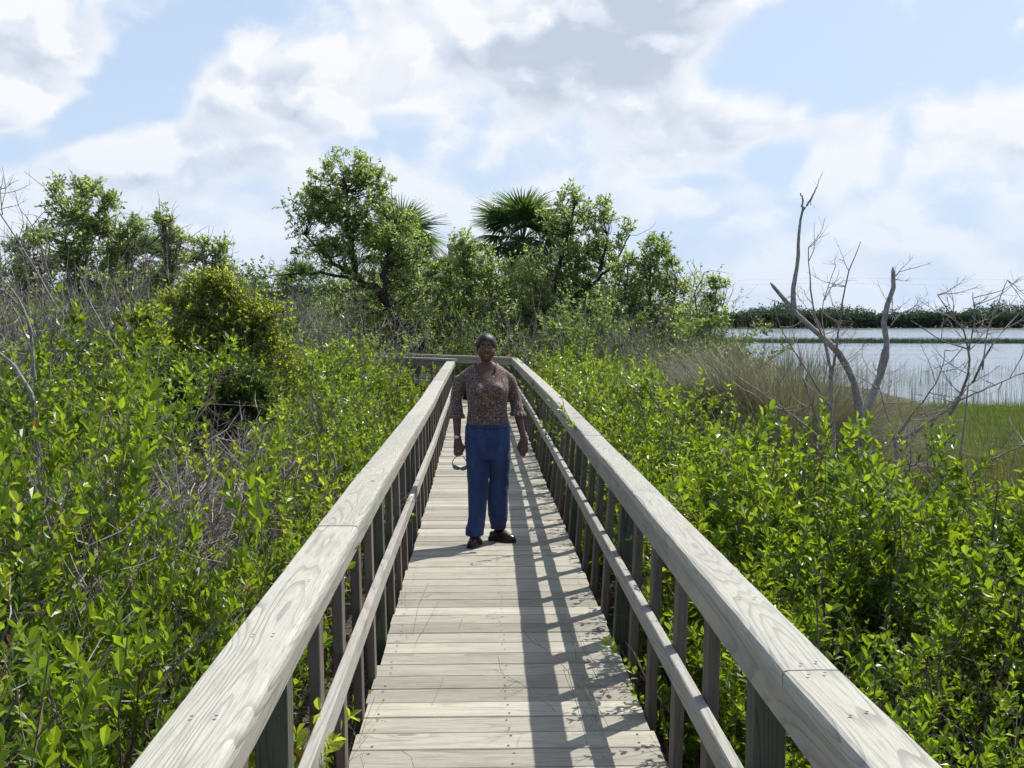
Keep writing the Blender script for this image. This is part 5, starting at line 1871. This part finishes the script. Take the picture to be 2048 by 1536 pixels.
# bare saplings beside it
Y = 10.6
bs = gnd(1668, Y)
D = lambda x, y, dy=0.0: P(x, y, Y + dy)
dead_wood('bare_sapling', 'upright leafless sapling left of the bleached dead tree', 'bare sapling', bs,
          [([bs, D(1668, 940), D(1664, 820), D(1662, 740)], 0.026, 0.018), ([D(1662, 740), D(1650, 690), D(1625, 620), D(1617, 495)], 0.014, 0.004), ([D(1662, 760), D(1678, 660), D(1690, 560), D(1722, 482)], 0.014, 0.003),
           ([D(1664, 820), D(1600, 720), D(1550, 640), D(1548, 600)], 0.010, 0.003), ([D(1662, 740), D(1640, 620), D(1672, 530)], 0.008, 0.003)],
          M['twig'], ntw=34, tl=(0.15, 0.45), tr=0.0045, seed=302)
Y = 8.6
bs = gnd(1690, Y)
D = lambda x, y, dy=0.0: P(x, y, Y + dy)
dead_wood('bare_sapling', 'crooked grey leafless branches leaning at the foot of the dead tree', 'bare sapling', bs,
          [([bs, D(1700, 940), D(1640, 870), D(1570, 820), D(1500, 770)], 0.018, 0.005), ([D(1690, 960), D(1630, 830), D(1600, 740)], 0.012, 0.004), ([D(1700, 940), D(1750, 900), D(1830, 870)], 0.010, 0.004),
           ([bs, D(1720, 1000), D(1790, 940), D(1850, 930)], 0.010, 0.003), ([D(1570, 820), D(1530, 810), D(1510, 790)], 0.007, 0.003)],
          M['twig'], ntw=26, tl=(0.2, 0.5), tr=0.005, seed=303)
Y = 9.2
bs = gnd(1795, Y)
D = lambda x, y, dy=0.0: P(x, y, Y + dy)
dead_wood('bare_shrub', 'spreading leafless shrub with many forked branches in front of the lake', 'bare shrub', bs,
          [([bs, D(1795, 930), D(1790, 880)], 0.03, 0.022), ([D(1790, 880), D(1860, 850), D(1920, 800), D(1965, 740), D(1970, 700), D(2040, 625)], 0.018, 0.005),
           ([D(1900, 830), D(1938, 760), D(1940, 690), D(1920, 650), D(1875, 590)], 0.013, 0.004), ([D(1938, 700), D(1950, 640), D(1946, 585)], 0.008, 0.003), ([D(1965, 740), D(1975, 660), D(2015, 560)], 0.008, 0.003),
           ([D(1790, 880), D(1830, 820), D(1880, 760), D(1890, 700)], 0.010, 0.003), ([D(1940, 700), D(1880, 680), D(1820, 640)], 0.007, 0.003), ([D(1920, 800), D(1990, 770), D(2048, 745)], 0.008, 0.003),
           ([D(1790, 880), D(1765, 800), D(1750, 750)], 0.009, 0.003)],
          M['twig'], ntw=60, tl=(0.2, 0.55), tr=0.0045, seed=304)
Y = 7.6
bs = gnd(1915, Y)
D = lambda x, y, dy=0.0: P(x, y, Y + dy)
dead_wood('bare_shrub', 'low leafless twiggy shrub below the spreading one at the right edge', 'bare shrub', bs,
          [([bs, D(1910, 980), D(1925, 880), D(1935, 780)], 0.016, 0.005), ([D(1910, 980), D(1980, 920), D(2048, 890)], 0.010, 0.004), ([D(1910, 980), D(1860, 930), D(1820, 930)], 0.010, 0.003)],
          M['twig'], ntw=34, tl=(0.15, 0.45), tr=0.0045, seed=305)
# grey dead limbs at the left edge
Y = 9.0
bs = gnd(60, Y)
D = lambda x, y, dy=0.0: P(x, y, Y + dy)
dead_wood('dead_limbs', 'pale dead limbs arching up at the left edge', 'dead shrub', bs,
          [([bs, D(75, 860), D(65, 760), D(30, 720), D(-20, 690)], 0.028, 0.014), ([D(40, 730), D(70, 680), D(40, 600), D(-10, 540)], 0.014, 0.006), ([D(70, 760), D(60, 640), D(20, 590), D(-30, 560)], 0.016, 0.006),
           ([D(65, 700), D(20, 600), D(0, 560)], 0.010, 0.004)],
          M['bleached'], ntw=26, tl=(0.2, 0.5), tr=0.005, seed=306)
Y = 15.0
bs = gnd(220, Y)
D = lambda x, y, dy=0.0: P(x, y, Y + dy)
dead_wood('dead_limbs', 'long grey dead branches leaning left below the tallest thin tree', 'dead shrub', bs,
          [([bs, D(190, 700), D(120, 640), D(60, 520), D(-5, 420)], 0.030, 0.008), ([D(150, 660), D(100, 560), D(80, 480), D(50, 430)], 0.018, 0.005), ([D(90, 540), D(95, 470), D(70, 430)], 0.012, 0.004),
           ([bs, D(260, 740), D(200, 640), D(160, 560)], 0.024, 0.008), ([bs, D(240, 780), D(330, 690)], 0.015, 0.005), ([D(5, 430), D(0, 390), D(6, 352)], 0.008, 0.003)],
          M['twig'], ntw=40, tl=(0.3, 0.8), tr=0.006, seed=307)
for i, (px, Y, lab, pts) in enumerate([
        (1350, 5.2, 'long pale leafless stem rising through the right shrubs near the railing', [(1745, 1370), (1775, 1230), (1810, 1080), (1835, 1010), (1880, 960)]),
        (200, 5.0, 'thin pale leafless stem bending between the left shrubs', [(180, 1330), (150, 1210), (130, 1120), (120, 1010)]),
        (500, 7.4, 'arched bare branch over the dry bushes left of the boardwalk', [(545, 1000), (500, 960), (450, 890), (430, 870)])]):
    q = [P(x, y, Y) for x, y in pts]
    bs = Vector((q[0].x, Y, gh(q[0].x, Y)))
    dead_wood('leafless_branch', lab, 'stem', bs, [([bs] + q, 0.012, 0.004)], M['twig'], ntw=8, tl=(0.15, 0.4), tr=0.004, seed=320 + i)


# ------------------------------------------------------------------ palms
def make_fan(seed, nl=34, L=0.95, droop=0.35):
    """one fan frond along +x: petiole, then leaflets spread over a wide fan"""
    r = np.random.default_rng(seed)
    mb = MB()
    pet = 0.75
    k = np.linspace(0, 1, 5)
    pt = np.stack([k * pet, 0 * k, 0.06 * np.sin(k * 2.2)], -1)
    tubes(mb, pt[None], np.linspace(0.016, 0.010, 5)[None], 5)
    base = pt[-1]
    a = np.linspace(-1.95, 1.95, nl) + r.normal(0, 0.03, nl)
    for ai in a:
        Li = L * (0.72 + 0.28 * math.cos(ai * 0.8)) * r.uniform(0.92, 1.05)
        t = np.linspace(0, 1, 6)
        out = np.array([math.cos(ai), math.sin(ai), 0.0])
        side = np.array([-math.sin(ai), math.cos(ai), 0.0])
        dr = -droop * (t ** 2.2) * Li * r.uniform(0.7, 1.3)
        c = base + out[None] * (t * Li)[:, None] + np.array([0, 0, 1.0])[None] * (dr - 0.22 * abs(math.sin(ai)) * t * Li * 0.6 + 0.05 * t)[:, None]
        w = np.array([0.010, 0.024, 0.028, 0.020, 0.010, 0.001])
        V = np.concatenate([c - side * w[:, None], c + side * w[:, None] + np.array([0, 0, 0.006])])
        F = [[i, i + 1, i + 7, i + 6] for i in range(5)]
        mb.add(V, F)
    return mb.mesh('frond', M['palm'])


fans = [make_fan(s, droop=d) for s, d in ((1, 0.25), (2, 0.45), (3, 0.6))]
oldfan = make_fan(9, nl=22, L=0.7, droop=0.8)
oldfan.materials.clear()
oldfan.materials.append(M['palm_old'])


def make_palm(label, px, py, Y, scale=1.0, n=34, seed=1, trunk_r=0.16, lean=0.0, dead=6, phi_rng=None):
    r = np.random.default_rng(seed)
    c = P(px, py, Y)
    bs = gnd(px + lean, Y)
    root = empty('palm_tree', tuple(bs), label, 'palm', None)
    mb = MB()
    t = np.linspace(0, 1, 16)
    pt = np.array(bs)[None] * (1 - t)[:, None] + np.array(c)[None] * t[:, None]
    pt[:, 0] += 0.12 * np.sin(t * 3)
    pt[-1, 0] = c.x
    rr = trunk_r * (1.0 + 0.12 * np.sin(t * 60)) * (1.15 - 0.25 * t)
    tubes(mb, pt[None], rr[None], 12)
    o = mb.build('trunk', M['bark'], root)
    o.location = -Vector(bs)
    mb = MB()                                    # old leaf boots under the crown
    for k in range(26):
        a = k * 2.4
        z = c.z - 0.1 - 0.035 * k
        d = np.array([math.cos(a), math.sin(a), 1.3])
        p0 = np.array([c.x, c.y, z]) + np.array([math.cos(a), math.sin(a), 0]) * trunk_r * 0.9
        tubes(mb, np.stack([p0, p0 + d / np.linalg.norm(d) * 0.22])[None], np.array([[0.035, 0.018]]), 5)
    o = mb.build('leaf_base', M['bark'], root)
    o.location = -Vector(bs)
    for k in range(n + dead):
        isdead = k >= n
        f = (k + 0.5) / n
        pitch = rad(86 - 112 * f ** 0.9 + r.uniform(-9, 9)) if not isdead else rad(r.uniform(-75, -50))
        yaw = k * 2.39996 + r.uniform(-0.25, 0.25)
        o = bpy.data.objects.new('frond', oldfan if isdead else fans[int(r.integers(0, 3))])
        COL.objects.link(o)
        o.parent = root
        o.location = Vector(c) - Vector(bs) + Vector((math.cos(yaw), math.sin(yaw), 0)) * 0.06
        Rm = Matrix.Rotation(yaw, 4, 'Z') @ Matrix.Rotation(-pitch, 4, 'Y') @ Matrix.Rotation(r.uniform(-0.35, 0.35), 4, 'X')
        o.rotation_euler = Rm.to_euler()
        s_ = scale * r.uniform(0.85, 1.08)
        o.scale = (s_, s_, s_)
        if isdead:
            o['label'] = 'dry brown drooping frond'
    return root


make_palm('big fan palm with a round dark crown standing behind the leafy trees', 1045, 480, 33.0, 1.04, 42, 1, dead=12)
make_palm('fan palm half hidden behind the tall slanting trunk tree', 800, 500, 34.0, 1.05, 28, 2)
make_palm('low fan palm left below the big palm', 900, 570, 31.5, 0.75, 20, 3)
make_palm('low fan palm among grey stems behind the thin trees at left', 292, 535, 26.0, 0.62, 18, 4, dead=10)
make_palm('small fan palm top showing above the left end of the ramp', 600, 572, 44.0, 0.75, 18, 5)

# ------------------------------------------------------------------ grasses and reeds
def blades(mb, base, az, L, lean, w, k=5, droop=1.0):
    """arching blades: base (n,3), az heading, lean 0..1"""
    n = len(base)
    t = np.linspace(0, 1, k)[None, :]
    h = np.stack([np.cos(az), np.sin(az), np.zeros(n)], -1)
    side = np.stack([-np.sin(az), np.cos(az), np.zeros(n)], -1)
    out = (lean[:, None] * (t * 0.55 + droop * t ** 2.4 * 0.75)) * L[:, None]
    up = (t * np.sqrt(1 - 0.4 * lean[:, None] ** 2) - 0.45 * droop * lean[:, None] * t ** 3) * L[:, None]
    C = base[:, None] + h[:, None] * out[..., None] + np.array([0, 0, 1.0]) * up[..., None]
    wd = w[:, None] * (1 - t ** 1.5 * 0.92)
    A, B_ = C - side[:, None] * wd[..., None], C + side[:, None] * wd[..., None]
    V = np.stack([A, B_], 2).reshape(n, 2 * k, 3)
    i = np.arange(k - 1)
    q = np.stack([2 * i, 2 * i + 1, 2 * i + 3, 2 * i + 2], -1)
    F = (np.arange(n)[:, None, None] * 2 * k + q[None]).reshape(-1, 4)
    mb.add(V.reshape(-1, 3), F)


def tussock(label, px, Y, n, L, rb, seed, bias=None, m_=None, w=0.005):
    global RNG
    RNG = np.random.default_rng(seed)
    bs = gnd(px, Y)
    a = RNG.uniform(0, 2 * math.pi, n)
    r = np.sqrt(RNG.uniform(0, 1, n)) * rb
    base = np.stack([np.cos(a) * r, np.sin(a) * r, np.full(n, -0.02)], -1)
    az = a + RNG.normal(0, 0.6, n)
    if bias is not None:
        b_ = RNG.random(n) < 0.55
        az = np.where(b_, bias + RNG.normal(0, 0.45, n), az)
    mb = MB()
    blades(mb, base, az, L * RNG.uniform(0.55, 1.1, n), np.clip(RNG.normal(0.55, 0.22, n), 0.05, 0.98), np.full(n, w) * RNG.uniform(0.6, 1.3, n), 7)
    o = mb.build('grass_tussock', m_ or M['grass_tuft'])
    o.location = bs
    tag(o, label, 'grass tussock', 'arching cordgrass tussocks by the lake')
    return o


tussock('largest arching tussock of brown green cordgrass, left of the dead tree', 1560, 14.0, 8500, 2.7, 0.55, 1, bias=math.pi * 0.97, w=0.0055)
tussock('arching cordgrass tussock behind the dead tree fork', 1660, 15.5, 4000, 2.0, 0.5, 2, bias=math.pi)
tussock('leftmost arching cordgrass tussock at the edge of the green shrubs', 1470, 15.0, 5500, 2.3, 0.45, 3, bias=math.pi)
tussock('small cordgrass tussock below the largest one', 1530, 11.6, 4500, 1.7, 0.4, 4, bias=math.pi)


def field(name, n, fx, Lr, lean, w, m_, seed, k=4, droop=0.6):
    """stuff: blades spread over a region given by a sampler of (x, y)"""
    global RNG
    RNG = np.random.default_rng(seed)
    x, y = fx(n)
    n = len(x)
    z = np.maximum(ground_h(x, y), -1.6)
    base = np.stack([x, y, z], -1)
    mb = MB()
    blades(mb, base, RNG.uniform(0, 2 * math.pi, n), RNG.uniform(*Lr, n), np.clip(RNG.normal(lean, 0.12, n), 0.02, 0.9), np.full(n, w) * RNG.uniform(0.7, 1.3, n), k, droop)
    return tag(mb.build(name, m_), kind='stuff')


def px_region(px0, px1, y0, y1, clump=None):
    def f(n):
        y = RNG.uniform(y0, y1, n)
        px = RNG.uniform(px0, px1, n)
        x = (px - 958) / FPX * y
        if clump is not None:
            v = np.sin(x * 1.1 + 1.3 * np.sin(y * 0.35)) + np.sin(y * 0.55 + x * 0.4) + RNG.normal(0, 0.5, n)
            kk = v > clump
            x, y = x[kk], y[kk]
        return x, y
    return f


field('golden_marsh_grass', 30000, px_region(1600, 2150, 16, 29.5), (0.30, 0.62), 0.35, 0.008, M['grass_gold'], 11)
field('bright_green_marsh_grass', 26000, px_region(1870, 2300, 17, 28.2, -0.7), (0.28, 0.55), 0.25, 0.009, M['grass_green'], 12)
field('olive_marsh_grass', 16000, px_region(1820, 2300, 9, 17), (0.30, 0.70), 0.35, 0.006, M['grass_gold'], 13)
field('shore_grass', 14000, px_region(1330, 1660, 18, 30), (0.45, 0.9), 0.35, 0.007, M['grass_tuft'], 14)
field('lake_reeds', 6500, px_region(1560, 2250, 28, 60, 0.8), (1.05, 1.5), 0.10, 0.009, M['reed'], 15, 3, 0.3)


field('left_marsh_grass', 16000, lambda n: (RNG.uniform(-70, -6, n), RNG.uniform(10, 75, n)), (0.5, 1.1), 0.35, 0.014, M['grass_gold'], 17)


def band(n):
    x = RNG.uniform(14, 150, n)
    c = 150 - 0.14 * x
    hw = np.interp(x, [14, 40, 75], [1.0, 2.6, 4.5])
    y = c + RNG.uniform(-1, 1, n) * hw
    return x, y


field('reed_bed', 30000, band, (1.05, 1.45), 0.1, 0.05, M['band'], 16, 3, 0.2)


# leaf litter, fallen twigs and grass under the shrubs
def floor_litter():
    global RNG
    RNG = np.random.default_rng(21)
    n = 9000
    y = RNG.uniform(1.5, 14, n)
    s_ = np.where(RNG.random(n) < 0.5, -1, 1)
    x = s_ * RNG.uniform(0.3, 4.5, n)
    z = ground_h(x, y) + 0.02
    p = np.stack([x, y, z + RNG.uniform(0, 0.10, n)], -1)
    d = nrm(RNG.normal(0, 1, (n, 3)) * (1, 1, 0.35) + np.array([0, 0, 0.12]))
    T = grow(p, d, RNG.uniform(0.12, 0.55, n), 4, 0.0, 0.22)
    mb = MB()
    tubes(mb, T, (0.0028 * np.linspace(1, 0.5, 4))[None].repeat(n, 0), 3)
    tag(mb.build('twig_litter', M['twig']), kind='stuff')


floor_litter()

# dry wisps hanging onto the deck edge
for i, (x, y, lab, az0) in enumerate([(-0.56, 4.4, 'dry grass wisp lying over the left deck edge nearest the camera', 0.2), (-0.58, 6.3, 'dry grass wisp between pickets on the left deck edge, behind the nearest wisp', 0.3),
                                     (0.80, 5.2, 'dry twiggy wisp leaning through the right railing near its second post', 2.9), (0.80, 4.5, 'dry twiggy wisp leaning through the right railing at the nearest bay', 2.8)]):
    RNG = np.random.default_rng(40 + i)
    n = 5
    root = empty('dry_wisp', (x, y, -0.7), lab, 'dry grass')
    p = np.stack([RNG.normal(0, 0.05, n), RNG.normal(0, 0.12, n), np.zeros(n)], -1)
    T = grow(p, np.stack([np.cos(az0) * RNG.uniform(0.1, 0.5, n), RNG.normal(0, 0.25, n), np.full(n, 1.0)], -1), RNG.uniform(0.75, 1.15, n), 8, -0.02, 0.10)
    mb = MB()
    tubes(mb, T, (0.0018 * np.linspace(1, 0.5, 8))[None].repeat(n, 0), 3)
    p2, g2 = along(T, RNG.uniform(0.5, 0.98, (n, 6)))
    T2 = grow(p2.reshape(-1, 3), g2.reshape(-1, 3) + RNG.normal(0, 0.6, (n * 6, 3)), RNG.uniform(0.05, 0.16, n * 6), 4, 0.0, 0.2)
    tubes(mb, T2, np.full((n * 6, 4), 0.0010), 3)
    mb.build('stems', M['twig'], root)

# little leafy shoots pushing through the pickets
for x, y, zt, lab in [(0.85, 4.05, 0.22, 'small green shoot at the foot of the right railing by its second post'), (0.86, 5.9, 0.12, 'small green shoot below the right mid rail, behind the second post'), (0.88, 8.6, 0.28, 'leafy shoot poking through the right railing beside the person'),
                      (-0.62, 5.0, 0.18, 'small green shoot at the left deck edge'), (-0.62, 10.2, 0.30, 'leafy shoot poking through the left railing beside the watch'), (0.9, 9.6, 0.3, 'leafy shoot through the right railing behind the person')]:
    g0 = gh(x, y)
    put(random.choice(sprig), 'green_shoot', lab, 'shoot', 'green shoots poking through the railings', (x, y, g0), zt - g0, 0.45)

# ------------------------------------------------------------------ the far wood across the lake
def far_wood():
    global RNG
    RNG = np.random.default_rng(77)
    mb = MB()
    mt = MB()
    nt = 620
    px = RNG.uniform(1180, 2420, nt)
    Yd = 517 + RNG.uniform(0, 40, nt)
    x = (px - 958) / FPX * Yd
    top = 8.2 + 2.3 * np.sin(px * 0.013) + 1.3 * np.sin(px * 0.041 + 1) + 0.8 * np.sin(px * 0.11) + RNG.normal(0, 1.3, nt)
    top += np.where(RNG.random(nt) < 0.05, RNG.uniform(2, 4.5, nt), 0)
    top += np.interp(px, [1180, 1500, 1700, 2048], [0.5, -1.0, 0.4, 0.8])
    per = 150
    c = np.stack([x, Yd, top], -1)
    u = nrm(RNG.normal(0, 1, (nt, per, 3))) * RNG.uniform(0.3, 1, (nt, per, 1)) ** 0.5
    R_ = np.stack([RNG.uniform(2.0, 3.8, nt), RNG.uniform(1.5, 3, nt), top * 0.52], -1)
    cc = np.stack([x, Yd, top - R_[:, 2] + 0.0], -1)
    p = (cc[:, None] + u * R_[:, None]).reshape(-1, 3)
    p[:, 2] = np.maximum(p[:, 2], -0.7)
    n = len(p)
    L = RNG.uniform(0.5, 1.1, n)
    leaves(mb, p, RNG.normal(0, 1, (n, 3)) + np.array([0, 0, 0.4]), L, L * 0.75, simple=True)
    # shaded fringe at the water's edge
    n = 14000
    p = np.stack([RNG.uniform(50, 380, n), RNG.uniform(514.5, 520, n), RNG.uniform(-0.9, 6.5, n)], -1)
    leaves(mb, p, RNG.normal(0, 1, (n, 3)), np.full(n, 1.6), np.full(n, 1.2), simple=True)
    tag(mb.build('far_wood', M['far_leaf']), kind='stuff')
    # the wood goes on behind everything to the left
    mb = MB()
    nt = 500
    x = RNG.uniform(-220, 20, nt)
    Yd = RNG.uniform(120, 170, nt)
    top = 4.2 + RNG.normal(0, 0.8, nt)
    u = nrm(RNG.normal(0, 1, (nt, 50, 3))) * RNG.uniform(0.3, 1, (nt, 50, 1)) ** 0.5
    R_ = np.stack([RNG.uniform(1.4, 2.6, nt), RNG.uniform(1.5, 3, nt), top * 0.55], -1)
    p = (np.stack([x, Yd, top - R_[:, 2]], -1)[:, None] + u * R_[:, None]).reshape(-1, 3)
    n = len(p)
    leaves(mb, p, RNG.normal(0, 1, (n, 3)), RNG.uniform(0.4, 0.8, n), RNG.uniform(0.3, 0.6, n), simple=True)
    tag(mb.build('distant_thicket', M['far_leaf']), kind='stuff')


far_wood()

# a faint pair of overhead wires beyond the lake
mw, _, _ = simple('wire', (0.25, 0.25, 0.27), 0.6)
for k, (ya, ym, yb, lab) in enumerate([(578, 566, 578, 'lower faint overhead wire above the far wood'), (572, 556, 562, 'upper faint overhead wire above the far wood')]):
    pts = np.array([list(P(1000 + i * 110, np.interp(i, [0, 6, 12], [ya, ym, yb]), 640)) for i in range(13)])
    mb = MB()
    tubes(mb, pts[None], np.full((1, 13), 0.028), 4)
    tag(mb.build('overhead_wire', mw), lab, 'wire', 'overhead wires')
